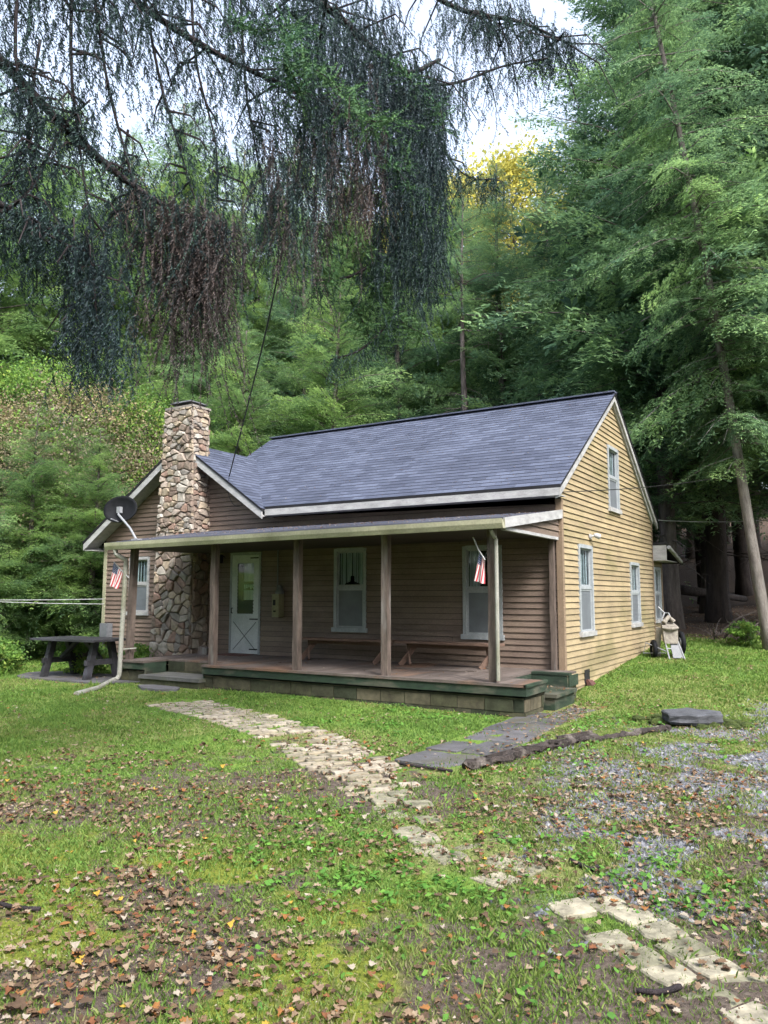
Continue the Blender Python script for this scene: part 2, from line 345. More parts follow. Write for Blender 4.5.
def ground_mat():
    m, nt, b = mat('ground'); L = nt.links; co = coords(nt)
    nf = noise(nt, co, 30, 5, .75); nm = noise(nt, co, 5, 5, .7); nl = noise(nt, co, .8, 4, .6)
    soil = ramp(nt, [(.3, (.045, .034, .028)), (.5, (.085, .067, .055)), (.7, (.15, .125, .10))]); L.new(nf, soil.inputs[0])
    gr = ramp(nt, [(.3, (.06, .11, .024)), (.5, (.105, .18, .033)), (.72, (.19, .24, .06))]); L.new(nf, gr.inputs[0])
    grl = ramp(nt, [(.35, (.85, .95, .8)), (.65, (1.15, 1.1, 1.1))]); L.new(nl, grl.inputs[0])
    g2 = mix(nt, 1., gr.outputs[0], grl.outputs[0], 'MULTIPLY')
    dry = ramp(nt, [(.3, (.12, .11, .05)), (.7, (.26, .23, .11))]); L.new(nf, dry.inputs[0])
    dm = nt.nodes.new('ShaderNodeMath'); dm.operation = 'MULTIPLY'; L.new(attr(nt, 'dry'), dm.inputs[0]); dm.inputs[1].default_value = .7
    g2 = mix(nt, dm.outputs[0], g2, dry.outputs[0])
    mo = ramp(nt, [(.3, (.07, .09, .015)), (.7, (.19, .215, .035))]); L.new(nf, mo.inputs[0])
    gv = ramp(nt, [(.35, (.075, .075, .08)), (.65, (.21, .21, .235))]); L.new(nf, gv.inputs[0])
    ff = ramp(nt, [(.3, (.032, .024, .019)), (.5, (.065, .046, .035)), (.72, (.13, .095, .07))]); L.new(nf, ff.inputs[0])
    def sharpen(a, w=.5):
        mm = nt.nodes.new('ShaderNodeMath'); mm.operation = 'ADD'; L.new(a, mm.inputs[0])
        s2 = nt.nodes.new('ShaderNodeMath'); s2.operation = 'MULTIPLY_ADD'; L.new(nm, s2.inputs[0]); s2.inputs[1].default_value = w * 2; s2.inputs[2].default_value = -w
        L.new(s2.outputs[0], mm.inputs[1])
        r = ramp(nt, [(.35, (0, 0, 0)), (.65, (1, 1, 1))]); L.new(mm.outputs[0], r.inputs[0]); return r.outputs[0]
    c = mix(nt, sharpen(attr(nt, 'green'), .9), soil.outputs[0], g2)
    c = mix(nt, sharpen(attr(nt, 'moss'), .7), c, mo.outputs[0])
    c = mix(nt, sharpen(attr(nt, 'gravel'), .6), c, gv.outputs[0])
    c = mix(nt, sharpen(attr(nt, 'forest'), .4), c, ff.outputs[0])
    L.new(c, b.inputs['Base Color']); b.inputs['Roughness'].default_value = .95; b.inputs['Specular IOR Level'].default_value = .1
    bump(nt, b, nf, .9, .02); return m
M['ground'] = ground_mat()

# ------------------------------------------------------------------ ground sheet
def make_ground():
    def axis(c, lo, hi, fine, n):
        a = [0.]; s = fine
        out = [0.]
        while out[-1] < hi - c:
            out.append(out[-1] + s)
            if out[-1] > n: s *= 1.09
        neg = [0.]; s = fine
        while neg[-1] < c - lo:
            neg.append(neg[-1] + s)
            if neg[-1] > n: s *= 1.09
        return np.array([c - v for v in neg[:0:-1]] + [c + v for v in out])
    X = axis(0., -140, 140, .12, 7.); Y = axis(-6., -60, 190, .12, 7.)
    gx, gy = np.meshgrid(X, Y, indexing='ij'); z = gz(gx, gy)
    mk = masks(gx, gy)
    z = z + (fbm(gx, gy, 6, 3) - .5) * .03 * (1 - sstep(9, 14, mk['dc']))
    hx = (gx > -11.0) & (gx < -.1) & (gy > .1) & (gy < 7.4); z = np.where(hx, z - .3, z)
    nx, ny = len(X), len(Y); me = bpy.data.meshes.new('ground')
    me.vertices.add(nx * ny); me.vertices.foreach_set('co', np.stack([gx, gy, z], -1).astype(np.float32).ravel())
    i = np.arange(nx - 1)[:, None] * ny + np.arange(ny - 1)[None, :]
    q = np.stack([i, i + ny, i + ny + 1, i + 1], -1).reshape(-1, 4).astype(np.int32)
    me.loops.add(q.size); me.loops.foreach_set('vertex_index', q.ravel())
    me.polygons.add(len(q)); me.polygons.foreach_set('loop_start', np.arange(0, q.size, 4, dtype=np.int32))
    me.polygons.foreach_set('use_smooth', np.ones(len(q), dtype=bool))
    for k in ('green', 'gravel', 'moss', 'forest', 'dry'):
        a = me.attributes.new(k, 'FLOAT', 'POINT'); a.data.foreach_set('value', mk[k].astype(np.float32).ravel())
    me.materials.append(M['ground']); me.update(calc_edges=True)
    o = bpy.data.objects.new('ground', me); COL.objects.link(o); tag(o, kind='structure')
make_ground()

# ------------------------------------------------------------------ house
HX0, HX1, HD = -8.7, 0.0, 6.6            # main wing
WX0, WRX, WRZ = -11.1, -8.35, 4.95       # front gabled wing: left wall, ridge x, ridge z
WS = .68                                 # wing slope
RZ, RY, ES = 5.70, 3.3, .644             # main ridge and slope
house = thing('cottage', (-4.5, 3.3, 0), 0, 'tan clapboard cottage with blue-grey shingle roof, stone chimney and long front porch', 'house')
class HB(MB):
    def build(s, name, mats, parent=None, smooth=False):
        par = parent if parent is not None else house
        o = super().build(name, mats, par, smooth)
        o.matrix_parent_inverse = Matrix.Translation((4.5, -3.3, 0)) if par is house else Matrix.Identity(4)
        return o

def clap(mb, axis, plane, out, z0, z1, urange, opens=(), pitch=.1, lip=.022):
    """clapboard rows. axis 'x': wall runs along x at y=plane, facing out*y; axis 'y': along y at x=plane."""
    rng = random.Random(int(z0 * 100) + int(plane * 10) + 3)
    z = z0
    def P(u, w, zz): return (u, plane + out * w, zz) if axis == 'x' else (plane + out * w, u, zz)
    while z < z1 - 1e-4:
        zt = min(z + pitch, z1); segs = [(z, zt)]
        cuts = sorted({z, zt} | {o[k] for o in opens for k in (2, 3) if z < o[k] < zt})
        mb.rnd = rng.random()
        for a, b in zip(cuts[:-1], cuts[1:]):
            ua0, ua1 = urange(a); ub0, ub1 = urange(b)
            if ua1 - ua0 < .02: continue
            mid = (a + b) / 2
            hs = sorted((o[0], o[1]) for o in opens if o[2] < mid < o[3])
            xs = [None]
            for h in hs: xs += [h[0], h[1]]
            xs.append(None)
            for k in range(0, len(xs), 2):
                l0, l1 = (ua0, ub0) if xs[k] is None else (xs[k], xs[k])
                r0, r1 = (ua1, ub1) if xs[k + 1] is None else (xs[k + 1], xs[k + 1])
                if max(r0 - l0, r1 - l1) < .005: continue
                r0 = max(r0, l0); r1 = max(r1, l1)
                wa = lip * (1 - (a - z) / pitch); wb = lip * (1 - (b - z) / pitch)
                if min(r0 - l0, r1 - l1) > 2.2 and rng.random() < .75:
                    sp = rng.uniform(max(l0, l1) + .4, min(r0, r1) - .4); pcs = ((l0, sp - .002, l1, sp - .002), (sp + .002, r0, sp + .002, r1))
                else: pcs = ((l0, r0, l1, r1),)
                for l0, r0, l1, r1 in pcs:
                  mb.rnd = rng.random()
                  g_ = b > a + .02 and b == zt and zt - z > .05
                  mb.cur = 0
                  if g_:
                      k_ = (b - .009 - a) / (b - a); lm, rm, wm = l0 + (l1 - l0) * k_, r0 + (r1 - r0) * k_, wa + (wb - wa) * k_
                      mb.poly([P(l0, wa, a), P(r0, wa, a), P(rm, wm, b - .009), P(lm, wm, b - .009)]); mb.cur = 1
                      mb.poly([P(lm, wm, b - .009), P(rm, wm, b - .009), P(r1, wb, b), P(l1, wb, b)]); mb.cur = 0  # narrow strip coloured dark as the shadow of the board above
                  else: mb.poly([P(l0, wa, a), P(r0, wa, a), P(r1, wb, b), P(l1, wb, b)])
                  if a == z: mb.poly([P(l0, 0, a), P(r0, 0, a), P(r0, wa, a), P(l0, wa, a)])
        z = zt

# openings  (u0,u1,z0,z1)
F_WIN = [(-4.47, -3.76, .98, 2.50), (-1.75, -1.04, .92, 2.46), (-10.22, -9.58, 1.22, 2.48)]
S_WIN = [(.86, 1.66, .96, 2.49), (4.42, 5.20, 1.00, 2.31), (2.92, 3.70, 3.31, 4.58), (6.74, 7.42, 1.02, 2.28)]
DOOR = (-7.13, -6.30, .42, 2.50)
mb = HB()
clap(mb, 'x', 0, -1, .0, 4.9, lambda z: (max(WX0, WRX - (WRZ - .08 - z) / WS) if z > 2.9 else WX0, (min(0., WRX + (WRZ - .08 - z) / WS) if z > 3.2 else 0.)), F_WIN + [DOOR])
mb.build('front_wall', [M['siding_front'], M['lap_shade']])
mb = HB()
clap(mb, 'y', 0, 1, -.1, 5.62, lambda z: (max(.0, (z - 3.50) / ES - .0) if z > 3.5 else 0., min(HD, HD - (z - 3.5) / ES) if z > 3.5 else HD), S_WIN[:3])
mb.build('side_wall', [M['siding_side'], M['lap_shade']])
mb = HB()
clap(mb, 'y', -.012, 1, .2, 2.86, lambda z: (HD + .002, 7.6 if z < 2.42 else 7.6 - (z - 2.42) / .44), [S_WIN[3]])
mb.poly([(-.012, 7.6, .1), (-3.2, 7.6, .1), (-3.2, 7.6, 2.4), (-.012, 7.6, 2.4)])
mb.build('addition_wall', [M['siding_side'], M['lap_shade']])
mb = HB()   # left and back walls, main left gable
clap(mb, 'y', WX0, -1, .0, 3.0, lambda z: (0., HD))
clap(mb, 'x', HD, 1, .2, 3.5, lambda z: (WX0, 0.))
clap(mb, 'y', HX0, -1, 2.9, 5.6, lambda z: (max(0, (z - 3.5) / ES), min(HD, HD - (z - 3.5) / ES)) if z > 3.5 else (0, HD))
mb.build('rear_wall', [M['siding_side'], M['lap_shade']])
mb = HB(); mb.box(-11.0, -.1, .12, 6.5, .35, .40); mb.box(-11.0, -.12, .30, .34, .4, 2.85); mb.box(-.34, -.30, .32, 6.4, .42, 3.2); mb.box(-.34, -.30, 2.6, 4.1, 3.22, 4.8)
mb.build('inner_room', M['interior'])

def slope(mb, x0, x1, pa, pb, mode, thick=.0, pitch=.14, clipx=None):
    """shingle courses; pa=(h,z) eave, pb=(h,z) ridge. mode 'x': ridge along x, h is y. mode 'y': ridge along y, h is x."""
    L_ = math.hypot(pb[0] - pa[0], pb[1] - pa[1]); n = int(L_ / pitch) + 1
    nz = abs(pb[0] - pa[0]) / L_; nh = -(pb[1] - pa[1]) / L_ * (1 if pb[0] > pa[0] else -1)
    for k in range(n):
        a = min(k * pitch, L_); b = min((k + 1) * pitch, L_)
        if b - a < .01: continue
        ha = pa[0] + (pb[0] - pa[0]) * a / L_; za = pa[1] + (pb[1] - pa[1]) * a / L_
        hb = pa[0] + (pb[0] - pa[0]) * b / L_; zb = pa[1] + (pb[1] - pa[1]) * b / L_
        t = .007
        e0, e1 = (x0, x1) if clipx is None else clipx((a + b) / 2 / L_)
        if e1 <= e0: continue
        A = (ha + nh * t, za + nz * t); B = (hb, zb); A0 = (ha - nh * .0, za)
        def P(e, q): return (e, q[0], q[1]) if mode == 'x' else (q[0], e, q[1])
        m_ = max(1, int((e1 - e0) / 1.0)); 
        mb.poly([P(e0, A), P(e1, A), P(e1, B), P(e0, B)], [(e0, a), (e1, a), (e1, b), (e0, b)])
        mb.poly([P(e0, A0), P(e1, A0), P(e1, A), P(e0, A)], [(e0, a), (e1, a), (e1, a), (e0, a)])
EY = -.30; EZ = 3.38
roof = HB()
def clipm(t):
    z_ = EZ + (RZ - EZ) * t
    return (-8.82 if z_ > WRZ - .02 else WRX + (WRZ - z_) / WS - .04, .12)
slope(roof, 0, 0, (EY, EZ), (RY, RZ), 'x', clipx=clipm)
slope(roof, -8.82, .12, (HD + .3, EZ), (RY, RZ), 'x')
roof.beam((-8.82, RY, RZ + .015), (.12, RY, RZ + .015), .22, .03)
roofo = roof.build('roof', M['shingle'])
mb = HB()   # deck under the shingles
VY = EY + (WRZ - EZ) / ES; zr = lambda y: EZ + (y - EY) * ES
pf = [(-5.98, EY), (.115, EY), (.115, RY), (-8.80, RY), (-8.80, VY), (WRX, VY)]
b0 = len(mb.v); n_ = len(pf); mb.v += [(x, y, zr(y) - .05) for x, y in pf] + [(x, y, zr(y) - .004) for x, y in pf]
mb.face(range(b0, b0 + n_)); mb.face(range(b0 + n_, b0 + 2 * n_))
for k in range(n_): mb.face((b0 + k, b0 + (k + 1) % n_, b0 + n_ + (k + 1) % n_, b0 + n_ + k))
ya = HD + .3; mb.hexa([(-8.80, ya, EZ - .05), (.115, ya, EZ - .05), (.115, RY, RZ - .05), (-8.80, RY, RZ - .05), (-8.80, ya, EZ - .004), (.115, ya, EZ - .004), (.115, RY, RZ - .004), (-8.80, RY, RZ - .004)])
o = mb.build('drip_edge', M['black_edge'])
mb = HB()   # fascias, soffit, rakes
mb.box(-5.98, .10, EY - .015, EY + .012, EZ - .175, EZ - .052)
mb.box(-5.98, .10, EY + .013, -.02, EZ - .175, EZ - .16)
for ya, yb, za in ((EY, RY, EZ), (HD + .3, RY, EZ)):
    mb.hexa([(.06, ya, za - .2), (.10, ya, za - .2), (.10, yb, RZ - .17), (.06, yb, RZ - .17), (.06, ya, za - .053), (.10, ya, za - .053), (.10, yb, RZ - .053), (.06, yb, RZ - .053)])
mb.hexa([(.018, -.28, EZ - .22), (.058, -.28, EZ - .22), (.058, RY, RZ - .2), (.018, RY, RZ - .2), (.018, -.28, EZ - .06), (.058, -.28, EZ - .06), (.058, RY, RZ - .06), (.018, RY, RZ - .06)])
mb.hexa([(.018, HD, EZ - .1), (.058, HD, EZ - .1), (.058, RY, RZ - .2), (.018, RY, RZ - .2), (.018, HD, EZ + .1), (.058, HD, EZ + .1), (.058, RY, RZ - .06), (.018, RY, RZ - .06)])
mb.build('fascia', M['trim_white'])
# wing roof
WL, WR_ = -11.42, -5.98
wz = lambda x: WRZ - abs(x - WRX) * WS
wr = HB()
slope(wr, EY - .12, HD + .3, (WL, wz(WL)), (WRX, WRZ), 'y')
def clipr(t):
    x = WR_ + (WRX - WR_) * t; z = wz(x); y = EY + (z - EZ) / ES
    return (EY - .12, max(y + .05, EY))
slope(wr, 0, 0, (WR_, wz(WR_)), (WRX, WRZ), 'y', clipx=clipr)
wr.build('wing_roof', M['shingle'])
mb = HB()
for xa in (WL, WR_):
    y0, y1 = EY - .115, (HD + .28 if xa == WL else .3)
    mb.hexa([(xa, y0, wz(xa) - .05), (xa, y1, wz(xa) - .05), (WRX, y1, WRZ - .05), (WRX, y0, WRZ - .05), (xa, y0, wz(xa) - .004), (xa, y1, wz(xa) - .004), (WRX, y1, WRZ - .004), (WRX, y0, WRZ - .004)])
mb.build('wing_drip_edge', M['black_edge'])
mb = HB()
for xa in (WL + .01, WR_ - .01):
    za = wz(xa)
    for (yy0, yy1, t0, t1) in ((EY - .10, EY - .07, .053, .21), (EY - .069, -.02, .15, .165)):
        mb.hexa([(xa, yy0, za - t1), (xa, yy1, za - t1), (WRX, yy1, WRZ - t1), (WRX, yy0, WRZ - t1), (xa, yy0, za - t0), (xa, yy1, za - t0), (WRX, yy1, WRZ - t0), (WRX, yy0, WRZ - t0)])
mb.box(WL + .012, WL + .03, EY - .07, HD + .2, wz(WL) - .21, wz(WL) - .055)
mb.box(WL + .031, WX0 - .02, EY - .07, HD + .2, wz(WL) - .21, wz(WL) - .195)
mb.build('wing_fascia', M['trim_white'])
# corner trims
mb = HB(); mb.hexa([(-.07, -.035, -.1), (.032, -.035, -.1), (.032, .06, -.1), (-.07, .0, -.1), (-.07, -.035, 3.18), (.032, -.035, 3.18), (.032, .06, 3.18), (-.07, .0, 3.18)])
mb.build('corner_board', M['corner_trim']); mb = HB(); mb.box(.019, .03, HD - .04, HD + .02, .3, 3.4); mb.build('corner_board', M['corner_trim']); mb = HB(); mb.box(.008, .02, 7.54, 7.62, .3, 2.4)
mb.build('corner_board', M['corner_trim'])
mb = HB(); mb.box(WX0 - .03, WX0 + .07, -.03, .06, 0, 2.85)
mb.build('corner_board', M['gutter_cream'])
# rear addition roof
mb = HB(); mb.hexa([(-3.3, HD - .0, 2.80), (.34, HD - .0, 2.80), (.34, 8.1, 2.40), (-3.3, 8.1, 2.40), (-3.3, HD, 2.85), (.34, HD, 2.85), (.34, 8.1, 2.45), (-3.3, 8.1, 2.45)])
ar = mb.build('addition_roof', M['black_edge'])
mb = HB(); mb.box(.0202, .33, HD + .02, HD + .05, 2.43, 2.79); mb.box(.0202, .33, HD + .051, 7.9, 2.42, 2.435); mb.tube([(.37, HD + .1, 2.74), (.37, 8.15, 2.45)], .045, 8)
mb.build('addition_soffit', M['trim_white'])

# windows ----------------------------------------------------------
def window(u0, u1, z0, z1, axis, plane, out, curtain=True, name='window', fm='frame_grey', mullion=False):
    def bx(mb, a0, a1, w0, w1, c0, c1):
        w = sorted((plane + out * w0, plane + out * w1))
        if axis == 'x': mb.box(a0, a1, w[0], w[1], c0, c1)
        else: mb.box(w[0], w[1], a0, a1, c0, c1)
    m = HB(); f = .055; zm = (z0 + z1) / 2 + .02
    bx(m, u0 - .01, u0 + f, -.03, .035, z0, z1); bx(m, u1 - f, u1 + .01, -.03, .035, z0, z1)
    bx(m, u0 + f, u1 - f, -.03, .034, z1 - f, z1 + .01)
    o = m.build(name, M[fm])
    s_ = HB(); bx(s_, u0 + f, u1 - f, -.02, .012, zm - .025, zm + .025)
    for (a, b, w) in ((z0 + .03, zm - .025, .0), (zm + .025, z1 - f, -.015)):
        bx(s_, u0 + f, u0 + f + .03, w - .02, w, a, b); bx(s_, u1 - f - .03, u1 - f, w - .02, w, a, b); bx(s_, u0 + f + .03, u1 - f - .03, w - .02, w, b - .03, b); bx(s_, u0 + f + .03, u1 - f - .03, w - .02, w, a, a + .03)
    if mullion: bx(s_, (u0 + u1) / 2 - .012, (u0 + u1) / 2 + .012, -.04, -.016, zm + .026, z1 - f - .03)
    s_.build('sash', M[fm], o)
    g = HB(); bx(g, u0 + f + .03, u1 - f - .03, -.030, -.026, zm + .025, z1 - f - .03); g.build('pane', M['glass'], o)
    g = HB(); bx(g, u0 + f + .03, u1 - f - .03, -.014, -.010, z0 + .06, zm - .03); g.build('insect_screen', M['screen'], o)
    sl = HB(); bx(sl, u0 - .04, u1 + .04, -.02, .065, z0 - .055, z0 + .028); sl.build('sill', M['trim_white' if fm != 'frame_grey' or axis == 'y' else 'frame_grey'], o)
    c = HB(); w_ = u1 - u0 - .16
    if curtain == 'full':
        n = 14
        for k in range(n):
            a = u0 + .08 + w_ * k / n; d = .08 + .03 * math.sin(k * 1.9)
            c.box(*((a, a + w_ / n * .96, plane - out * d - .004, plane - out * d + .004) if axis == 'x' else (plane - out * d - .004, plane - out * d + .004, a, a + w_ / n * .96)), z0 + .06, z1 - .06)
    elif curtain == 'swag':
        n = 16
        for k in range(n):
            t = abs(k / (n - 1) - .5) * 2; a = u0 + .08 + w_ * k / n; zz = zm + .12 - .12 * t * t + .10 * (t < .15); d = .07 + .02 * math.sin(k * 1.7)
            c.box(a, a + w_ / n * .97, plane - out * d - .004, plane - out * d + .004, zz, z1 - .06)
    else:
        n = 5
        for side in (0, 1):
            for k in range(n):
                a = (u0 + .08 + w_ * .34 * k / n) if side == 0 else (u1 - .08 - w_ * .34 * (k + 1) / n); d = .08 + .02 * math.sin(k * 2.1)
                c.box(*((a, a + w_ * .33 / n, plane - out * d - .004, plane - out * d + .004) if axis == 'x' else (plane - out * d - .004, plane - out * d + .004, a, a + w_ * .33 / n)), z0 + .06, z1 - .06)
    c.build('curtain', M['curtain'], o)
    return o
window(*F_WIN[0], 'x', 0, -1, 'swag', fm='frame_grey')
window(*F_WIN[1], 'x', 0, -1, 'side', fm='frame_grey')
window(*F_WIN[2], 'x', 0, -1, 'full', fm='trim_white')
for i, w in enumerate(S_WIN): window(*w, 'y', 0 if i < 3 else -.012, 1, 'full', fm='frame_grey', mullion=False)

# door -------------------------------------------------------------
dx0, dx1, dz0, dz1 = DOOR
m = HB(); m.box(dx0, dx0 + .05, -.03, .03, dz0, dz1); m.box(dx1 - .05, dx1, -.03, .03, dz0, dz1); m.box(dx0 + .05, dx1 - .05, -.03, .03, dz1 - .05, dz1)
m.build('door_frame', M['frame_grey'])
m = HB(); a, b = dx0 + .055, dx1 - .055; gl0, gl1, gz0_, gz1_ = a + .13, b - .11, 1.22, dz1 - .21
m.box(a, gl0, -.025, .0, dz0 + .01, dz1 - .055); m.box(gl1, b, -.025, .0, dz0 + .01, dz1 - .055)
m.box(gl0, gl1, -.025, .0, dz0 + .01, gz0_); m.box(gl0, gl1, -.025, .0, gz1_, dz1 - .055)
m.box(a + .02, b - .02, -.031, -.0252, 1.10, 1.14)
pz0, pz1 = dz0 + .08, 1.07
for (p, q) in (((a + .06, pz0), (b - .05, pz1)), ((b - .05, pz0), (a + .06, pz1))):
    pass
n = 9    # scalloped trim round the glass
for k in range(n):
    t = (k + .5) / n
    for zz, sg in ((gz0_, 1), (gz1_, -1)):
        cx = gl0 + (gl1 - gl0) * t; r_ = (gl1 - gl0) / n / 2
        m.poly([(cx - r_, -.0255, zz)] + [(cx + r_ * math.sin(q), -.0255, zz + sg * r_ * .8 * math.cos(q)) for q in (-1.2, -.6, 0, .6, 1.2)] + [(cx + r_, -.0255, zz)])
for k in range(15):
    t = (k + .5) / 15; r_ = (gz1_ - gz0_) / 30; cz = gz0_ + (gz1_ - gz0_) * t
    for xx, sg in ((gl0, 1), (gl1, -1)):
        m.poly([(xx, -.0255, cz - r_)] + [(xx + sg * r_ * .8 * math.cos(q), -.0255, cz + r_ * math.sin(q)) for q in (-1.2, -.6, 0, .6, 1.2)] + [(xx, -.0255, cz + r_)])
door = m.build('door', M['door_white'])
m = HB(); m.beam((a + .06, -.029, pz0), (b - .05, -.029, pz1), .006, .014, (1, 0, 0)); m.beam((b - .05, -.0292, pz0), (a + .06, -.0292, pz1), .006, .014, (1, 0, 0)); m.build('cross_moulding', M['grey_box'], door)
m = HB(); m.box(gl0, gl1, -.012, -.008, gz0_, gz1_); m.build('pane', M['glass'], door)
m = HB(); m.tube([(a + .035, -.03, 1.35), (a + .035, -.07, 1.35), (a + .035, -.07, 1.25), (a + .035, -.03, 1.25)], .01, 6); m.build('handle', M['dark_metal'], door)
for zz in (dz0 + .1, 1.13, dz1 - .12):
    m = HB(); m.box(b - .22, b, -.036, -.0315, zz - .012, zz + .012); m.build('hinge', M['dark_metal'], door)
m = HB(); m.box(gl0, gl0 + .1, .06, .07, gz0_, gz1_); m.box(gl0 + .1, gl1, .06, .07, gz0_ + .62, gz0_ + .66); m.box(gl0 + .1, gl1, .06, .065, gz0_, gz0_ + .28)
m.build('door_backdrop', M['interior'], door)
m = HB(); m.box(gl0 + .1, gl1, .085, .09, gz0_ + .3, gz0_ + .5); m.box(gl0 + .1, gl1, .085, .09, gz0_ + .68, gz1_)
for k in range(6): m.box(gl0 + .12 + k * .055, gl0 + .15 + k * .055, .072, .082, gz0_ + .52 + .02 * (k % 3), gz0_ + .62)
m.build('door_curtain', M['curtain'], door)

# chimney with voronoi stones --------------------------------------
def clip_poly(poly, nx, ny, c):
    out = []
    for i in range(len(poly)):
        p, q = poly[i], poly[(i + 1) % len(poly)]
        dp = nx * p[0] + ny * p[1] - c; dq = nx * q[0] + ny * q[1] - c
        if dp <= 0: out.append(p)
        if dp * dq < 0:
            t = dp / (dp - dq); out.append((p[0] + (q[0] - p[0]) * t, p[1] + (q[1] - p[1]) * t))
    return out
def stone_face(mb, quad, sx, sz, toP, rng, depth=.05):
    """fill the (u,z) quad with irregular stones about sx wide and sz high"""
    umin = min(p[0] for p in quad); umax = max(p[0] for p in quad); zmin = min(p[1] for p in quad); zmax = max(p[1] for p in quad)
    pts = []; z = zmin; row = 0
    while z < zmax + sz:
        u = umin - sx * (.5 * (row % 2)) - sx * rng.random() * .5
        while u < umax + sx:
            pts.append((u + rng.uniform(-.32, .32) * sx, z + rng.uniform(-.33, .33) * sz)); u += sx * rng.choice((.6, .8, 1., 1.2, 1.7))
        z += sz * rng.uniform(.75, 1.2); row += 1
    # swallow some seeds to get bigger stones
    pts = [p for p in pts if rng.random() > .14]
    for i, p in enumerate(pts):
        poly = list(quad)
        for j, q in enumerate(pts):
            if i == j or abs(q[0] - p[0]) > 3.2 * sx or abs(q[1] - p[1]) > 3.2 * sz: continue
            # metric stretched so that cells follow the stone proportions
            ax, az = (q[0] - p[0]) / sx ** 2, (q[1] - p[1]) / sz ** 2
            l = math.hypot(ax, az); c = (ax * (p[0] + q[0]) / 2 + az * (p[1] + q[1]) / 2) / l
            poly = clip_poly(poly, ax / l, az / l, c - .006)
            if len(poly) < 3: break
        if len(poly) < 3: continue
        cu = sum(a[0] for a in poly) / len(poly); cz = sum(a[1] for a in poly) / len(poly)
        # split long edges and roughen
        pp = []
        for k in range(len(poly)):
            a, b = poly[k], poly[(k + 1) % len(poly)]; L_ = math.hypot(a[0] - b[0], a[1] - b[1])
            pp.append(a)
            if L_ > .07: pp.append(((a[0] + b[0]) / 2 + rng.uniform(-.008, .008), (a[1] + b[1]) / 2 + rng.uniform(-.008, .008)))
        d = depth * rng.uniform(.5, 1.35); mb.rnd = rng.random(); nb = len(pp); b0 = len(mb.v)
        tu, tz = rng.uniform(-.12, .12), rng.uniform(-.12, .12)
        for (s1, w) in ((1., 0.), (.96, d * .65), (.78, d)):
            for (u, z_) in pp:
                uu = cu + (u - cu) * s1; zq = cz + (z_ - cz) * s1
                ww = w + (tu * (uu - cu) + tz * (zq - cz) if w else 0) + (rng.uniform(-.006, .006) if w else 0)
                mb.v.append(tuple(map(float, toP(uu, zq, ww))))
        mb.v.append(tuple(map(float, toP(cu, cz, d * 1.05))))
        for r_ in range(2):
            for k in range(nb):
                mb.face((b0 + r_ * nb + k, b0 + r_ * nb + (k + 1) % nb, b0 + (r_ + 1) * nb + (k + 1) % nb, b0 + (r_ + 1) * nb + k))
        for k in range(nb): mb.face((b0 + 2 * nb + k, b0 + 2 * nb + (k + 1) % nb, b0 + 3 * nb))
CY = -.44; rng = random.Random(4)
zt, zb, zs = 5.66, .38, 2.95
cl = lambda z: -9.00 + (.27 * max(0, (z - zb)) / (zt - zb))        # left edge leans in
cr = lambda z: -7.80 - (.11 * max(0, (z - 2.9)) / (zt - 2.9)) * 1.0
m = HB(); m.cur = 0; m.rnd = .5
def ring(z, g=.03): return [(cl(z) + g, CY + g, z), (cr(z) - g, CY + g, z), (cr(z) - g, -.0, z), (cl(z) + g, -.0, z)]
def ringt(z, g=.03): return [(cl(z) + g, CY + g, z), (cr(z) - g, CY + g, z), (cr(z) - g, .03, z), (cl(z) + g, .03, z)]
for za, zc in ((0.0, 3.0), (3.0, zt)):
    A, B = ringt(za), ringt(zc); m.hexa(A + B)
m.cur = 1
fq = lambda a, b: [(cl(a), a), (cr(a), a), (cr(b), b), (cl(b), b)]
stone_face(m, fq(.05, zs), .185, .165, lambda u, z, w: (u, CY - w, z), rng, .05)
stone_face(m, fq(zs, zt), .175, .11, lambda u, z, w: (u, CY - w, z), rng, .06)
sq = lambda a, b: [(CY, a), (.0, a), (.0, b), (CY, b)]
stone_face(m, sq(.05, zs), .20, .17, lambda u, z, w: (cr(z) + w - .02, u, z), rng, .05)
stone_face(m, sq(zs, zt), .16, .10, lambda u, z, w: (cr(z) + w - .02, u, z), rng, .06)
stone_face(m, sq(.05, zt), .22, .16, lambda u, z, w: (cl(z) - w + .02, u, z), rng, .05)
stone_face(m, [(cl(zt), 4.6), (cr(zt), 4.6), (cr(zt), zt), (cl(zt), zt)], .19, .12, lambda u, z, w: (u, .03 + w, z), rng, .05)
m.cur = 1; m.rnd = .75; m.box(cl(zt) - .0, cr(zt) + .02, CY - .04, .08, zt, zt + .05)
chim = m.build('chimney', [M['mortar'], M['stones']])
m = HB(); xm = (cl(zt) + cr(zt)) / 2 - .0
for (sx_, sy_) in ((-1, -1), (1, -1), (1, 1), (-1, 1)): m.box(xm + sx_ * .2 - .03, xm + sx_ * .2 + .03, -.17 + sy_ * .17 - .03, -.17 + sy_ * .17 + .03, zt + .05, zt + .13)
m.hexa([(xm - .32, -.45, zt + .131), (xm + .34, -.45, zt + .131), (xm + .34, .1, zt + .131), (xm - .32, .1, zt + .131), (xm - .22, -.35, zt + .20), (xm + .24, -.35, zt + .19), (xm + .24, .0, zt + .19), (xm - .22, .0, zt + .20)])
m.build('chimney_cap', M['stone_dark'], chim)

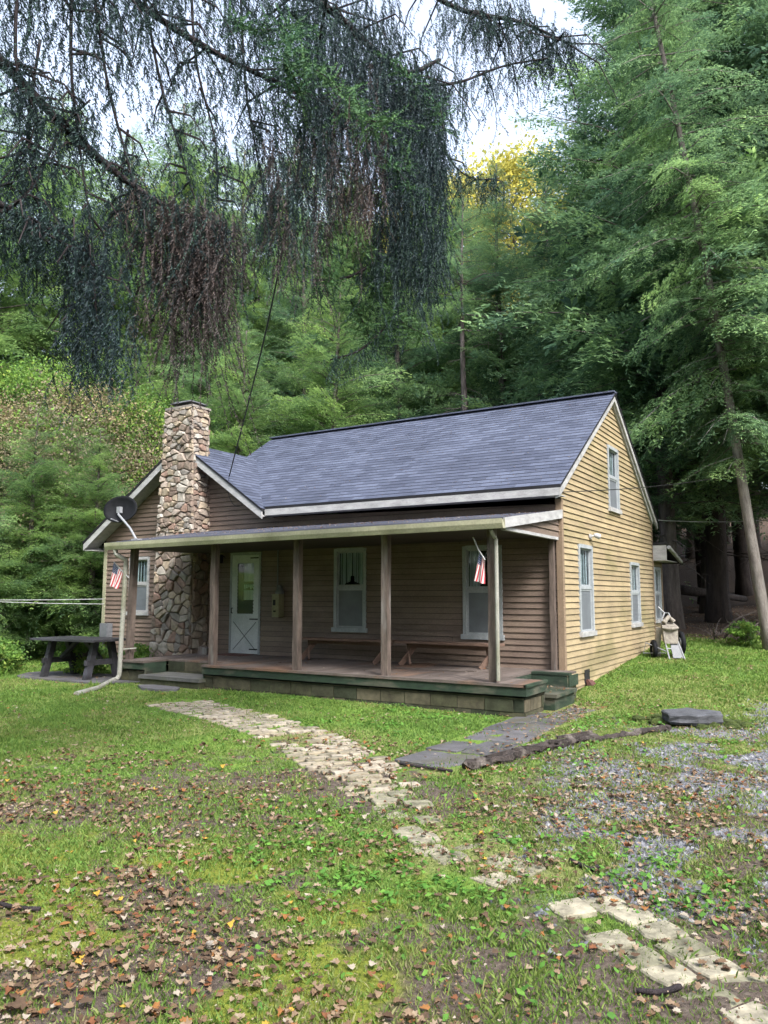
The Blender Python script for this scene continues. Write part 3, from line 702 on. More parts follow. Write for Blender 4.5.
# porch ------------------------------------------------------------
PL, PR, PY = -7.72, .22, -2.30; DZ = .42
SL0, SL1 = -7.05, -5.62                    # left step notch in x
def deck_boards(m, x0, x1, y0, y1, rng=random.Random(3)):
    x = x0
    while x < x1 - .01:
        m.rnd = rng.random(); b = min(x + .14, x1); m.box(x, b - .006, y0 + rng.uniform(0, .006), y1, DZ - .03, DZ); x = b
m = HB()
deck_boards(m, PL, SL0, PY, -.02); deck_boards(m, SL0, SL1, PY + .55, -.02); deck_boards(m, SL1, -.35, PY, -.02); deck_boards(m, -.35, PR, PY, -1.55)
deck_boards(m, -.35, PR - .0, -.50, -.02)
m.build('porch_floor', M['deck_wood'])
m = HB(); e = .115
for (x0, x1, y) in ((PL - .02, SL0, PY - .03), (SL1, PR + .03, PY - .03)):
    m.box(x0, x1, y, y + .028, DZ - .034 - e, DZ - .032); pass
m.box(PR + .002, PR + .03, PY, -1.53, DZ - .034 - e, DZ - .032); m.box(PR + .0, PR + .05, PY - .05, -1.53, DZ - .03, DZ + .0065)
m.box(PL - .03, PL, PY, -.02, DZ - .17, DZ - .03)
m.box(SL0 - .03, SL0 - .002, PY, PY + .5, DZ - .30, DZ - .035); m.box(SL1 + .002, SL1 + .03, PY, PY + .5, DZ - .30, DZ - .035)
m.box(-.38, -.352, -1.53, -.5, DZ - .3, DZ - .035); m.box(-.35, PR, -.53, -.502, DZ - .3, DZ - .035); m.box(-.35, PR, -1.55, -1.53, DZ - .3, DZ - .035)
m.box(-.35, PR + .03, -.54, -.40, DZ - .029, DZ + .007); m.box(PR + .002, PR + .025, -.5, -.06, DZ - .2, DZ - .035)
m.build('porch_skirt', M['green_paint'])
m = HB()
for (x0, x1, y) in ((PL - .02, SL0, PY - .03), (SL1, PR + .03, PY - .03)): m.box(x0, x1, y - .02, y + .1, DZ - .031, DZ + .006)
m.build('porch_nosing', M['deck_wood'])
m = HB(); rng = random.Random(9)
def blocks(m, x0, x1, y, z0, z1, out=-1, axis='x', bw=.42, bh=.17):
    r_ = 0; z = z0
    m.cur = 1; m.rnd = .5
    if axis == 'x': m.box(x0, x1, y, y + .15, z0, z1)
    else: m.box(y - .15, y, x0, x1, z0, z1)
    m.cur = 0
    while z < z1 - .01:
        zt_ = min(z + bh, z1); u = x0 - (bw / 2 if r_ % 2 else 0)
        while u < x1 - .01:
            a, b = max(u + .006, x0), min(u + bw - .006, x1); m.rnd = rng.random(); w = rng.uniform(.006, .022)
            if b - a > .03:
                if axis == 'x': m.box(a, b, y - w, y - .0005, z + .005, zt_ - .005)
                else: m.box(y + .0005, y + w, a, b, z + .005, zt_ - .005)
            u += bw
        z = zt_; r_ += 1
blocks(m, PL, SL0, PY + .03, -.12, DZ - .175); blocks(m, SL1, PR - .03, PY + .03, -.12, DZ - .175)
blocks(m, PY + .04, -1.56, PR - .03, -.12, DZ - .175, axis='y'); blocks(m, SL0, SL1, PY + .56, -.12, DZ - .032)
blocks(m, PY + .04, -.05, PL + .15, -.12, DZ - .175, axis='y'); blocks(m, -.5, -.05, PR - .03, -.12, DZ - .205, axis='y', bw=.22)
m.build('porch_foundation', [M['block'], M['block_joint']])
m = HB(); m.box(SL0 - .02, SL1 + .05, PY - .14, PY + .56, .13, .19); mm = m.build('step', M['grey_slab'])
m = HB(); m.box(SL0 + .0, SL1 + .02, PY - .11, PY + .5, -.1, .128); m.build('step_riser', M['block'], mm)
m = HB(); m.box(-.34, PR + .16, -1.50, -.56, .17, .22); mm = m.build('step', M['green_paint'])
m = HB(); m.box(-.30, PR + .12, -1.47, -.58, -.1, .168); m.build('step_riser', M['green_paint'], mm)

# porch roof
GX0, GX1, GY, GZL, GZR = -7.92, .02, -2.47, 2.60, 2.65
WZ = 2.98
m = HB()
L_ = math.hypot(-GY, WZ - 2.63)
def proof(x, t): # t 0 at gutter .. 1 at wall
    zg = GZL + (GZR - GZL) * (x - GX0) / (GX1 - GX0); return (x, GY + (-.022 - GY) * t, zg + (WZ + .0 - zg) * t)
nc = 17
for k in range(nc):
    a, b = k / nc, (k + 1) / nc
    p = [proof(GX0, a), proof(GX1, a), proof(GX1, b), proof(GX0, b)]
    p[0] = (p[0][0], p[0][1], p[0][2] + .012); p[1] = (p[1][0], p[1][1], p[1][2] + .012)
    m.poly(p, [(GX0, a * L_), (GX1, a * L_), (GX1, b * L_), (GX0, b * L_)])
    m.poly([proof(GX0, a), proof(GX1, a), p[1], p[0]], [(GX0, a * L_)] * 4)
proofo = m.build('porch_roof', M['shingle_grey'])
m = HB()
def ps(x, t, dz): q = proof(x, t); return (q[0], q[1], q[2] + dz)
m.hexa([ps(GX0, 0, -.05), ps(GX1, 0, -.05), ps(GX1, 1, -.05), ps(GX0, 1, -.05), ps(GX0, 0, -.004), ps(GX1, 0, -.004), ps(GX1, 1, -.004), ps(GX0, 1, -.004)])
m.build('porch_roof_deck', M['black_edge'])
m = HB(); m.hexa([(GX0 + .02, -2.36, 2.49), (GX1 - .05, -2.36, 2.54), (GX1 - .05, -.02, 2.56), (GX0 + .02, -.02, 2.50), (GX0 + .02, -2.36, 2.505), (GX1 - .05, -2.36, 2.555), (GX1 - .05, -.02, 2.575), (GX0 + .02, -.02, 2.515)])
m.build('porch_ceiling', M['porch_ceiling'])
m = HB()   # gutter: half-open profile
prof = [(0, .0), (-.005, -.10), (-.03, -.115), (-.075, -.115), (-.095, -.06), (-.10, .0), (-.115, .0), (-.112, -.065), (-.088, -.13), (-.02, -.13), (.01, -.12), (.01, .0)]
b0 = len(m.v)
for x, zz in ((GX0 - .03, GZL), (GX1 + .03, GZR)):
    for (w, h) in prof: m.v.append((x, GY + .0 + w, zz - .01 + h))
n = len(prof)
for k in range(n): m.face((b0 + k, b0 + (k + 1) % n, b0 + n + (k + 1) % n, b0 + n + k))
for x, zz in ((GX0 - .032, GZL), (GX1 + .032, GZR)): m.poly([(x, GY + w, zz - .01 + h) for w, h in prof[6:11]])
m.build('gutter', M['gutter_cream'], proofo).matrix_parent_inverse = Matrix.Identity(4)
m = HB(); m.hexa([(.025, GY - .0, GZR - .13), (.05, GY - .0, GZR - .13), (.05, -.03, WZ - .12), (.025, -.03, WZ - .12), (.025, GY, GZR + .01), (.05, GY, GZR + .01), (.05, -.03, WZ + .02), (.025, -.03, WZ + .02)])
m.box(-.07, .0, -2.34, -.12, 2.50, 2.545)
m.build('porch_rake', M['trim_white'])
m = HB(); clap(m, 'y', -.03, 1, 2.546, 2.96, lambda z: (-2.38 + max(0, (z - 2.56)) / .14 * 1.0 if False else max(-2.38, -2.38 + (z - 2.60) / .135), -.03), pitch=.1)
m.build('porch_gable', [M['siding_front'], M['lap_shade']])
for i, (x, y) in enumerate(((-7.55, -2.20), (-5.49, -2.2), (-3.67, -2.2), (-2.0, -2.2), (-.26, -2.2), (-.13, -.09))):
    m = HB(); w = .055 if i < 5 else .04; rr = random.Random(i)
    zt_ = 2.49 + (x - GX0) / 8 * .05
    lx = (-.05 if i == 0 else 0)
    prev = None; zs_ = np.linspace(DZ, zt_, 7)
    pts = [(x + lx * (1 - (z - DZ) / 2) + rr.uniform(-.004, .004), y + rr.uniform(-.004, .004), z) for z in zs_]
    b0 = len(m.v)
    for (a, b, c) in pts:
        for (sx_, sy_) in ((-1, -1), (1, -1), (1, 1), (-1, 1)): m.v.append((a + sx_ * w * rr.uniform(.94, 1.03), b + sy_ * w * rr.uniform(.94, 1.03), c))
    for k in range(6):
        for j in range(4): m.face((b0 + k * 4 + j, b0 + k * 4 + (j + 1) % 4, b0 + k * 4 + 4 + (j + 1) % 4, b0 + k * 4 + 4 + j))
    m.face([b0 + 24 + j for j in range(4)])
    m.build('porch_post', M['post_wood'])
# downspouts
m = HB(); P0 = [(-7.72, -2.52, 2.48), (-7.71, -2.50, 2.38), (-7.60, -2.36, 2.27), (-7.62, -2.34, 2.15), (-7.66, -2.36, .25), (-7.665, -2.365, .14), (-7.68, -2.40, .08), (-7.72, -2.46, .06), tuple(on(98, 688, 2, .04)), tuple(on(76, 694, 2, .03))]
m.tube(P0, .043, 10); m.build('downspout', M['white_pipe'])
m = HB(); m.tube([(-.15, -2.50, 2.50), (-.15, -2.40, 2.42), (-.15, -2.32, 2.38), (-.15, -2.32, .46)], .028, 8); m.build('downspout', M['white_pipe'])
m = HB(); m.beam((-7.62, -2.34, .62), (-7.42, -2.2, .64), .02, .02); m.build('downspout_strap', M['white_pipe'])
# crawl space vent & loose cover
m = HB(); m.box(.017, .026, 1.02, 1.30, .10, .34); m.build('vent', M['interior'])
m = MB(); m.hexa([(.06, 1.05, -.01), (.20, 1.05, -.01), (.21, 1.32, 0.), (.07, 1.32, 0.), (.03, 1.05, .17), (.06, 1.05, .19), (.07, 1.32, .15), (.04, 1.32, .14)])
o = m.build('vent_cover', M['rust_red']); tag(o, 'small rusty red cover leaning by the crawl vent at the foot of the side wall', 'vent cover')
# things fixed to the walls
t = thing('flood_light', (.0, 1.55, 2.66), 0, 'small pale outdoor light fixed to the yellow side wall above the first window', 'lamp')
m = MB(); m.tube([(.02, 0, 0), (.05, 0, 0)], .05, 12); m.build('mount', M['trim_white'], t)
m = MB(); m.tube([(.05, 0, 0), (.1, .03, .03)], .015, 8); m.tube([(.09, .02, .03), (.13, .06, .02), (.17, .10, 0)], [.03, .045, .05], 12); m.build('lamp_head', M['trim_white'], t)
t = thing('meter_box', (-11.0, -.02, .55), 0, 'grey metal utility box on the left corner of the cottage behind the table', 'utility box')
m = MB(); m.box(-.02, .26, -.14, 0, .0, .42); m.build('cabinet', M['grey_box'], t)
m = MB(); m.box(.0, .24, -.156, -.141, .02, .40); m.build('lid', M['grey_box'], t)
m = MB(); m.tube([(.05, -.07, 0), (.05, -.07, -.45)], .022, 8); m.build('conduit', M['grey_box'], t)
bx_ = on(273, 617, 1, -.15)
t = thing('wall_box', (bx_[0], -.02, bx_[2]), 0, 'cream metal box with a dark domed top and thin conduit beside the white door', 'wall box')
m = MB(); m.box(0, .17, -.17, 0, 0, .44); m.box(-.012, .182, -.185, 0, .44, .455); m.build('cabinet', M['cream_box'], t)
m = MB(); m.box(.03, .09, -.178, -.171, .23, .34); m.build('slot', M['interior'], t)
m = MB(); m.box(.04, .10, -.178, -.171, .10, .13); m.build('slot', M['interior'], t)
m = MB(); m.tube([(.13, -.09, .456), (.13, -.09, .50), (.13, -.09, .56), (.13, -.09, .60), (.13, -.09, .64)], [.085, .085, .055, .05, .012], 14); m.build('dome', M['grey_box'], t)
m = MB(); m.tube([(.02, -.03, .455), (.02, -.03, 1.72)], .014, 8); m.build('conduit', M['grey_box'], t)
lx_ = on(222, 549, 1, -.1)
t = thing('porch_lantern', (lx_[0], -.02, 2.42), 0, 'small dark lantern under the porch roof to the left of the white door', 'lamp')
m = MB(); m.tube([(0, 0, 0), (0, -.12, .02)], .015, 6); m.build('bracket', M['dark_metal'], t)
m = MB(); m.tube([(0, -.12, -.14), (0, -.12, -.02), (0, -.12, .02), (0, -.12, .05)], [.045, .06, .07, .015], 8); m.build('lamp_head', M['dark_metal'], t)
# satellite dish
pd = on(120, 509, 1, -2.1); pb = proof(-7.55, .12)
t = thing('satellite_dish', (0, 0, 0), 0, 'black oval satellite dish on a bent mast at the left end of the porch roof', 'satellite dish')
m = MB(); nrm = Vector((.35, -1, .22)).normalized(); cen = Vector(pd); e1 = Vector((0, 0, 1)).cross(nrm).normalized(); e2 = nrm.cross(e1)
m.v.append(tuple(cen - nrm * .08)); R_ = 6; S_ = 36
for i in range(1, R_ + 1):
    for k in range(S_):
        q = 2 * PI * k / S_; r_ = i / R_; m.v.append(tuple(cen + e1 * (.36 * r_ * math.cos(q)) + e2 * (.27 * r_ * math.sin(q)) - nrm * (.08 * (1 - r_ * r_))))
for k in range(S_): m.face((0, 1 + k, 1 + (k + 1) % S_))
for i in range(R_ - 1):
    for k in range(S_): m.face((1 + i * S_ + k, 1 + (i + 1) * S_ + k, 1 + (i + 1) * S_ + (k + 1) % S_, 1 + i * S_ + (k + 1) % S_))
o = m.build('reflector', M['dark_metal'], t, True); md = o.modifiers.new('th', 'SOLIDIFY'); md.thickness = .012
foot = Vector(pb) + Vector((0, 0, .02))
m = MB(); m.tube([foot, foot + Vector((-.18, 0, .22)), cen + e2 * -.12 + nrm * .02, cen + nrm * .0], .022, 10); m.box(foot.x - .07, foot.x + .1, foot.y - .06, foot.y + .06, foot.z - .02, foot.z + .01); m.build('mast', M['galv'], t)
m = MB(); m.tube([cen - e2 * .26, cen + nrm * .25 - e2 * .28], .012, 8); m.build('feed_arm', M['galv'], t)
m = MB(); m.box(cen.x - .04, cen.x + .05, cen.y - .05, cen.y + .02, cen.z - .08, cen.z + .04); m.build('bracket', M['galv'], t)
# flags
def flag_mat(name, p0, U, V_, canton=True):
    m, nt, b = mat(name); L = nt.links
    uv = nt.nodes.new('ShaderNodeTexCoord'); sp = nt.nodes.new('ShaderNodeSeparateXYZ'); L.new(uv.outputs['UV'], sp.inputs[0])
    mu = nt.nodes.new('ShaderNodeMath'); mu.operation = 'MULTIPLY'; L.new(sp.outputs[1], mu.inputs[0]); mu.inputs[1].default_value = 6.5
    fr = nt.nodes.new('ShaderNodeMath'); fr.operation = 'FRACT'; L.new(mu.outputs[0], fr.inputs[0])
    gt = nt.nodes.new('ShaderNodeMath'); gt.operation = 'GREATER_THAN'; L.new(fr.outputs[0], gt.inputs[0]); gt.inputs[1].default_value = .5
    c = mix(nt, gt.outputs[0], (.42, .045, .06), (.62, .58, .58))
    g1 = nt.nodes.new('ShaderNodeMath'); g1.operation = 'LESS_THAN'; L.new(sp.outputs[0], g1.inputs[0]); g1.inputs[1].default_value = .4
    g2 = nt.nodes.new('ShaderNodeMath'); g2.operation = 'GREATER_THAN'; L.new(sp.outputs[1], g2.inputs[0]); g2.inputs[1].default_value = .462
    an = nt.nodes.new('ShaderNodeMath'); an.operation = 'MULTIPLY'; L.new(g1.outputs[0], an.inputs[0]); L.new(g2.outputs[0], an.inputs[1])
    vo = nt.nodes.new('ShaderNodeTexVoronoi'); vo.inputs['Scale'].default_value = 14; vo.inputs['Randomness'].default_value = 0
    L.new(uv.outputs['UV'], vo.inputs['Vector'])
    vl = nt.nodes.new('ShaderNodeMath'); vl.operation = 'LESS_THAN'; L.new(vo.outputs['Distance'], vl.inputs[0]); vl.inputs[1].default_value = .22
    cc = mix(nt, vl.outputs[0], (.02, .03, .09), (.5, .5, .52))
    c = mix(nt, an.outputs[0], c, cc); L.new(c, b.inputs['Base Color']); b.inputs['Roughness'].default_value = .8
    return m
M['flag'] = flag_mat('flag_cloth', 0, 0, 0)
def flag(top, pole_pts, A, B, C_, D, label):
    """cloth corners A (canton corner), B (along stripes), D (other hoist corner) ; uv u along stripes A->B, v from D (0) to A (1)"""
    t = thing('flag', top, 0, label, 'flag', None); T = Vector(top)
    m = MB(); m.tube([Vector(p) - T for p in pole_pts], .011, 8); m.build('flag_pole', M['trim_white'], t)
    m = MB(); nu, nv = 16, 12; A, B, C_, D = map(Vector, (A, B, C_, D)); b0 = 0
    for j in range(nv + 1):
        for i in range(nu + 1):
            u, v = i / nu, j / nv
            p = (D.lerp(C_, u)).lerp(A.lerp(B, u), v) - T
            w = .018 * math.sin(v * 12 + u * 2) * (.3 + u); p += Vector((w * .4, w, 0)); m.v.append(tuple(p))
    for j in range(nv):
        for i in range(nu):
            k = j * (nu + 1) + i
            m.face((k, k + 1, k + nu + 2, k + nu + 1), [(i / nu, j / nv), ((i + 1) / nu, j / nv), ((i + 1) / nu, (j + 1) / nv), (i / nu, (j + 1) / nv)])
    m.build('flag_cloth', M['flag'], t, True)
f = lambda px, py, y=-2.35: tuple(on(px, py, 1, y))
flag(f(480, 544), [f(473, 537), f(478, 549), f(485, 560, -2.4)], f(480, 551), f(473, 580), f(484, 584), f(485, 560, -2.4), 'small striped flag hanging from a short white pole at the right end of the porch')
flag(f(122, 578), [f(129, 578), f(121, 570), f(114, 562)], f(114, 562), f(109, 585), f(117, 589), f(123, 573), 'small striped flag hanging beside the left porch post and downspout')

# benches
def bench(x0, x1, y, label):
    t = thing('porch_bench', ((x0 + x1) / 2, y, DZ), 0, label, 'bench', 'rustic benches along the porch wall')
    L_ = (x1 - x0) / 2
    m = MB(); m.box(-L_, L_, -.16, -.005, .37, .41); m.box(-L_, L_, .005, .16, .37, .41); m.build('seat', M['bench_wood'], t)
    for s_ in (-1, 1):
        m = MB(); xx = s_ * (L_ - .2)
        m.beam((xx - .1, -.15, 0), (xx + .1, .1, .37), .035, .09); m.beam((xx + .1, -.15, .0), (xx - .1, .1, .37), .035, .09)
        m.build('leg', M['bench_wood'], t)
    m = MB(); m.box(-L_ + .2, L_ - .2, -.02, .02, .30, .369); m.build('brace', M['bench_wood'], t)
a = on(300, 645, 1, -.45)[0]; b = on(392, 645, 1, -.45)[0]; c = on(394, 645, 1, -.5)[0]; d = on(499, 645, 1, -.5)[0]
bench(a, b, -.42, 'brown wooden bench against the porch wall under the middle window'); bench(c + .06, d, -.42, 'brown wooden bench against the porch wall nearer the right-hand window')
# loose boards on the porch floor, door mat, log block by the chimney
m = MB(); p = on(440, 671, 2, DZ); m.hexa([(-.85, -.06, .002), (.45, -.02, .002), (.45, .06, .002), (-.85, .03, .002), (-.85, -.06, .022), (.45, -.02, .022), (.45, .06, .022), (-.85, .03, .022)])
m.hexa([(-.5, .10, .002), (.55, .08, .002), (.55, .18, .002), (-.5, .17, .002), (-.5, .10, .02), (.55, .08, .02), (.55, .18, .02), (-.5, .17, .02)])
o = m.build('loose_board', M['deck_wood']); o.location = (p[0], p[1], DZ); tag(o, 'flat reddish boards lying on the porch floor in front of the bench', 'boards')
m = MB(); m.box(-.34, .34, -.22, .22, 0.001, .014); o = m.build('door_mat', M['rust_red']); o.location = (-6.72, -.32, DZ); tag(o, 'thin brown door mat on the porch floor below the white door', 'door mat')
p = on(203, 655, 1, -.45); m = MB(); m.hexa([(-.13, -.09, 0), (.13, -.09, 0), (.13, .09, 0), (-.13, .09, 0), (-.11, -.07, .16), (.14, -.08, .12), (.12, .08, .12), (-.1, .08, .17)])
o = m.build('firewood_block', M['post_wood']); o.location = (p[0] + .05, p[1], DZ); tag(o, 'small reddish wood block on the porch floor beside the chimney', 'wood block')

# ------------------------------------------------------------------ picnic table and pad
tp = G(84, 15.35)
t = thing('picnic_table', (-8.85, -2.3, gz1(-8.85, -2.3) + .01), rad(2), 'dark weathered wooden table standing on the lawn left of the porch', 'table')
m = MB()
for k in range(6):
    y0 = -.47 + k * .158; m.box(-.92, .86, y0, y0 + .15, .71, .75)
m.build('tabletop', M['table_wood'], t)
for s_ in (-1, 1):
    for q in (-1, 1):
        m = MB(); m.beam((s_ * .60, q * .36, 0), (s_ * .60, q * .18, .705), .10, .12, (0, 1, 0)); m.build('leg', M['table_wood'], t)
    m = MB(); m.beam((s_ * .60, -.40, .32), (s_ * .60, .40, .32), .06, .10); m.build('crossbar', M['table_wood'], t)
    m = MB(); m.beam((s_ * .56, 0, .36), (s_ * .12, 0, .69), .07, .07); m.build('brace', M['table_wood'], t)
m = MB(); mt = (-8.9, -2.3); r_ = random.Random(2)
pts = [(math.cos(q) * (1.65 + r_.uniform(-.12, .12)), math.sin(q) * (.75 + r_.uniform(-.08, .08))) for q in np.linspace(0, 2 * PI, 19)[:-1]]
m.poly([(mt[0] + x, mt[1] + y, gz1(mt[0] + x, mt[1] + y) + .03) for x, y in pts]); 
for k in range(18):
    (x, y), (x2, y2) = pts[k], pts[(k + 1) % 18]
    m.poly([(mt[0] + x, mt[1] + y, -.1), (mt[0] + x2, mt[1] + y2, -.1), (mt[0] + x2, mt[1] + y2, gz1(mt[0] + x2, mt[1] + y2) + .03), (mt[0] + x, mt[1] + y, gz1(mt[0] + x, mt[1] + y) + .03)])
tag(m.build('stone_pad', M['slate']), kind='structure')

# ------------------------------------------------------------------ paths
def gslab(m, poly, h, rng, gap=0.):
    """a stone laid on the ground: irregular polygon with thickness"""
    cx = sum(p[0] for p in poly) / len(poly); cy = sum(p[1] for p in poly) / len(poly); m.rnd = rng.random()
    tz = rng.uniform(-.006, .012); ax, ay = rng.uniform(-.03, .03), rng.uniform(-.03, .03)
    top = [(x, y, gz1(cx, cy) + h + tz + ax * (x - cx) + ay * (y - cy)) for x, y in poly]
    top2 = [(cx + (x - cx) * .93, cy + (y - cy) * .93, z + .008) for x, y, z in top]
    b0 = len(m.v); n = len(poly); m.v += [(x, y, z - .08) for x, y, z in top] + top + top2
    for r_ in (0, 1):
        for k in range(n): m.face((b0 + r_ * n + k, b0 + r_ * n + (k + 1) % n, b0 + (r_ + 1) * n + (k + 1) % n, b0 + (r_ + 1) * n + k))
    m.face([b0 + 2 * n + k for k in range(n)])
def along(pts, s):
    for (a, b) in zip(pts[:-1], pts[1:]):
        L_ = math.hypot(b[0] - a[0], b[1] - a[1])
        if s <= L_: t = s / L_; return (a[0] + (b[0] - a[0]) * t, a[1] + (b[1] - a[1]) * t), ((b[0] - a[0]) / L_, (b[1] - a[1]) / L_)
        s -= L_
    return None
rng = random.Random(12); m = MB(); m2 = MB(); s = 0
while True:
    r_ = along(PATH, s)
    if r_ is None: break
    (x, y), (tx, ty) = r_; nx, ny = -ty, tx
    big = s > 6.1
    if not big:
        bw, bl = .092, .19; nacross = 4 if s < 5.2 else 3
        off = (.5 if int(s / .105) % 2 else 0) * bl
        for k in range(nacross):
            keep = .95 if s < 4.6 else .80 if s < 5.4 else .55
            wear = fbm(x + k, y, 1.2, 2, 3.)
            if rng.random() > keep or (s > 3.2 and wear > .62): continue
            w = (k - (nacross - 1) / 2) * .205 + off - .05 + rng.uniform(-.012, .012)
            cx, cy = x + nx * w, y + ny * w; ro = rng.uniform(-.1, .1); c, s_ = math.cos(ro), math.sin(ro)
            q = []
            for (a, b) in ((-.5, -.5), (.5, -.5), (.5, .5), (-.5, .5)):
                a *= bw * rng.uniform(.88, 1.0); b *= bl * rng.uniform(.9, .98); a, b = a * c - b * s_, a * s_ + b * c
                q.append((cx + tx * a + nx * b, cy + ty * a + ny * b))
            gslab(m, q, .012 + rng.uniform(-.012, .006), rng)
        s += .105
    else:
        for k in range(2):
            if rng.random() < .09 or fbm(x + k * .7, y, 1.9, 2, 44.) > .66: continue
            w = (k - .5) * .24 + rng.uniform(-.035, .035); cx, cy = x + nx * w, y + ny * w
            q = [(cx + tx * a * rng.uniform(.9, 1.05) + nx * b * rng.uniform(.9, 1.05), cy + ty * a * rng.uniform(.9, 1.05) + ny * b * rng.uniform(.9, 1.05)) for a, b in ((-.088, -.105), (.01, -.115), (.088, -.10), (.09, .095), (0, .11), (-.088, .105))]
            gslab(m2, q, .004 + rng.uniform(-.014, .004), rng)
        s += .19
m.f += [tuple(i + len(m.v) for i in f_) for f_ in m2.f]; m.v += m2.v; m.m += [1] * len(m2.m); m.r += m2.r; m.uv += m2.uv
tag(m.build('brick_path', [M['bricks'], M['pavers']]), kind='structure')
m = MB(); rng = random.Random(6); s = 0
SLAB_POLY = []
while True:
    r_ = along(SLATE, s)
    if r_ is None: break
    (x, y), (tx, ty) = r_; nx, ny = -ty, tx; l = rng.uniform(.5, .75)
    for k in range(2 if s < 3.5 else 1):
        w = (k - .5) * .52 * (1 if s < 3.5 else 0) * .78 + rng.uniform(-.05, .05)
        q = [(x + tx * (a * l + .0) + nx * (w + b * .4), y + ty * (a * l) + ny * (w + b * .4)) for a, b in ((rng.uniform(.02, .08), -.48 + rng.uniform(0, .05)), (.5, -.5 + rng.uniform(-.03, .05)), (.95 + rng.uniform(-.03, .03), -.46), (.97, .0), (.93 + rng.uniform(-.05, .03), .46), (.4, .5 + rng.uniform(-.06, .02)), (.03 + rng.uniform(-.03, .05), .45))]
        gslab(m, q, .004, rng)
    s += l
p = on(158, 695, 2, 0)
q = [(-6.75, -2.72), (-6.4, -2.95), (-5.95, -2.98), (-5.72, -2.78), (-5.85, -2.6), (-6.5, -2.58)]; gslab(m, q, .03, rng)
tag(m.build('flagstone_path', M['slate']), kind='structure')

# ------------------------------------------------------------------ log, stone block, odds and ends
def rough_tube(pts, rs, n, rng, amp=.25):
    m = MB(); m.tube(pts, rs, n)
    c = [Vector(p) for p in pts]
    for i in range(len(m.v)):
        k = min(i // n, len(c) - 1); v = Vector(m.v[i]); d = v - c[k]; m.v[i] = tuple(c[k] + d * rng.uniform(1 - amp, 1 + amp))
    return m
rng = random.Random(8)
LG = [on(px, py, 2, .03) for px, py in ((466, 770), (490, 764), (520, 757), (550, 749), (575, 744), (600, 740), (625, 736), (650, 732), (672, 728))]
pts = []; rs = []
for i in range(len(LG) - 1):
    for k in range(6):
        t = k / 6; q = LG[i] * (1 - t) + LG[i + 1] * t; pts.append((q[0] + rng.uniform(-.02, .02), q[1] + rng.uniform(-.02, .02), .06 + rng.uniform(-.015, .015) - .02 * (i > 4))); rs.append((.05 if i < 3 else .05 if i < 5 else .036) * rng.uniform(.75, 1.2))
m = rough_tube(pts, rs, 9, rng, .3)
for k in range(18):   # splintered slivers along the near half
    i = rng.randrange(0, 24); a = Vector(pts[i]); d = (Vector(pts[i + 3]) - a).normalized()
    m.beam(a + Vector((rng.uniform(-.06, .06), rng.uniform(-.06, .06), rng.uniform(.0, .06))), a + d * rng.uniform(.25, .55) + Vector((rng.uniform(-.05, .05), rng.uniform(-.05, .05), rng.uniform(.0, .06))), .02, .03)
o = m.build('rotten_log', M['rotten']); tag(o, 'long rotten split log lying in the grass between the slate path and the gravel', 'log')
bb = [on(663, 726, 2, .03), on(700, 731, 2, .03), on(722, 724, 2, .03), on(684, 713, 2, .03)]
c0 = sum(bb) / 4
m = MB(); r_ = random.Random(1); out = [(-.42, -.26), (-.05, -.40), (.40, -.22), (.50, .12), (.10, .38), (-.38, .2)]
ca, sa = math.cos(rad(30)), math.sin(rad(30))
out = [(x * ca - y * sa, x * sa + y * ca) for x, y in out]; nn = len(out); ring_ = []
sub = []
for k in range(nn):
    a, b = out[k], out[(k + 1) % nn]
    for t_ in (0, .33, .66): sub.append((a[0] * (1 - t_) + b[0] * t_ + r_.uniform(-.015, .015), a[1] * (1 - t_) + b[1] * t_ + r_.uniform(-.015, .015)))
n = len(sub)
for (s_, z) in ((.9, .0), (1., .05), (.98, .12), (1.0, .19), (.95, .215)):
    m.v += [(x * s_ * .80 * r_.uniform(.985, 1.015), y * s_ * .80 * r_.uniform(.96, 1.03), z * .6 + r_.uniform(-.006, .006)) for x, y in sub]
for r2 in range(4):
    for k in range(n): m.face((r2 * n + k, r2 * n + (k + 1) % n, (r2 + 1) * n + (k + 1) % n, (r2 + 1) * n + k))
m.face([4 * n + k for k in range(n)])
o = m.build('stone_block', M['stone_dark']); o.location = (c0[0], c0[1] - .05, .05); tag(o, 'flat dark grey stone slab resting on mossy rubble on the right lawn', 'stone slab')
def lump(m, c, r, rng, sq=.6):
    b = len(m.v); n1, n2 = 5, 7
    for i in range(1, n1):
        for k in range(n2):
            th, ph = PI * i / n1, 2 * PI * k / n2; q = r * rng.uniform(.8, 1.15)
            m.v.append((c[0] + q * math.sin(th) * math.cos(ph), c[1] + q * math.sin(th) * math.sin(ph), c[2] + q * sq * math.cos(th)))
    m.v.append((c[0], c[1], c[2] + r * sq)); m.v.append((c[0], c[1], c[2] - r * sq))
    for i in range(n1 - 2):
        for k in range(n2): m.face((b + i * n2 + k, b + i * n2 + (k + 1) % n2, b + (i + 1) * n2 + (k + 1) % n2, b + (i + 1) * n2 + k)[::-1])
    t_ = b + (n1 - 1) * n2
    for k in range(n2): m.face((t_, b + k, b + (k + 1) % n2)); m.face((t_ + 1, b + (n1 - 2) * n2 + (k + 1) % n2, b + (n1 - 2) * n2 + k))
m = MB(); rng = random.Random(5)
for k in range(60):
    q = rng.uniform(0, 2 * PI); rr = rng.uniform(.2, .62); lump(m, (c0[0] + rr * math.cos(q) * 1.1, c0[1] + .05 + rr * math.sin(q) * .75, .035), rng.uniform(.04, .10), rng)
o = m.build('mossy_rubble', M['moss']); tag(o, 'low heap of mossy stones under the flat grey slab', 'rubble', None, 'stuff')
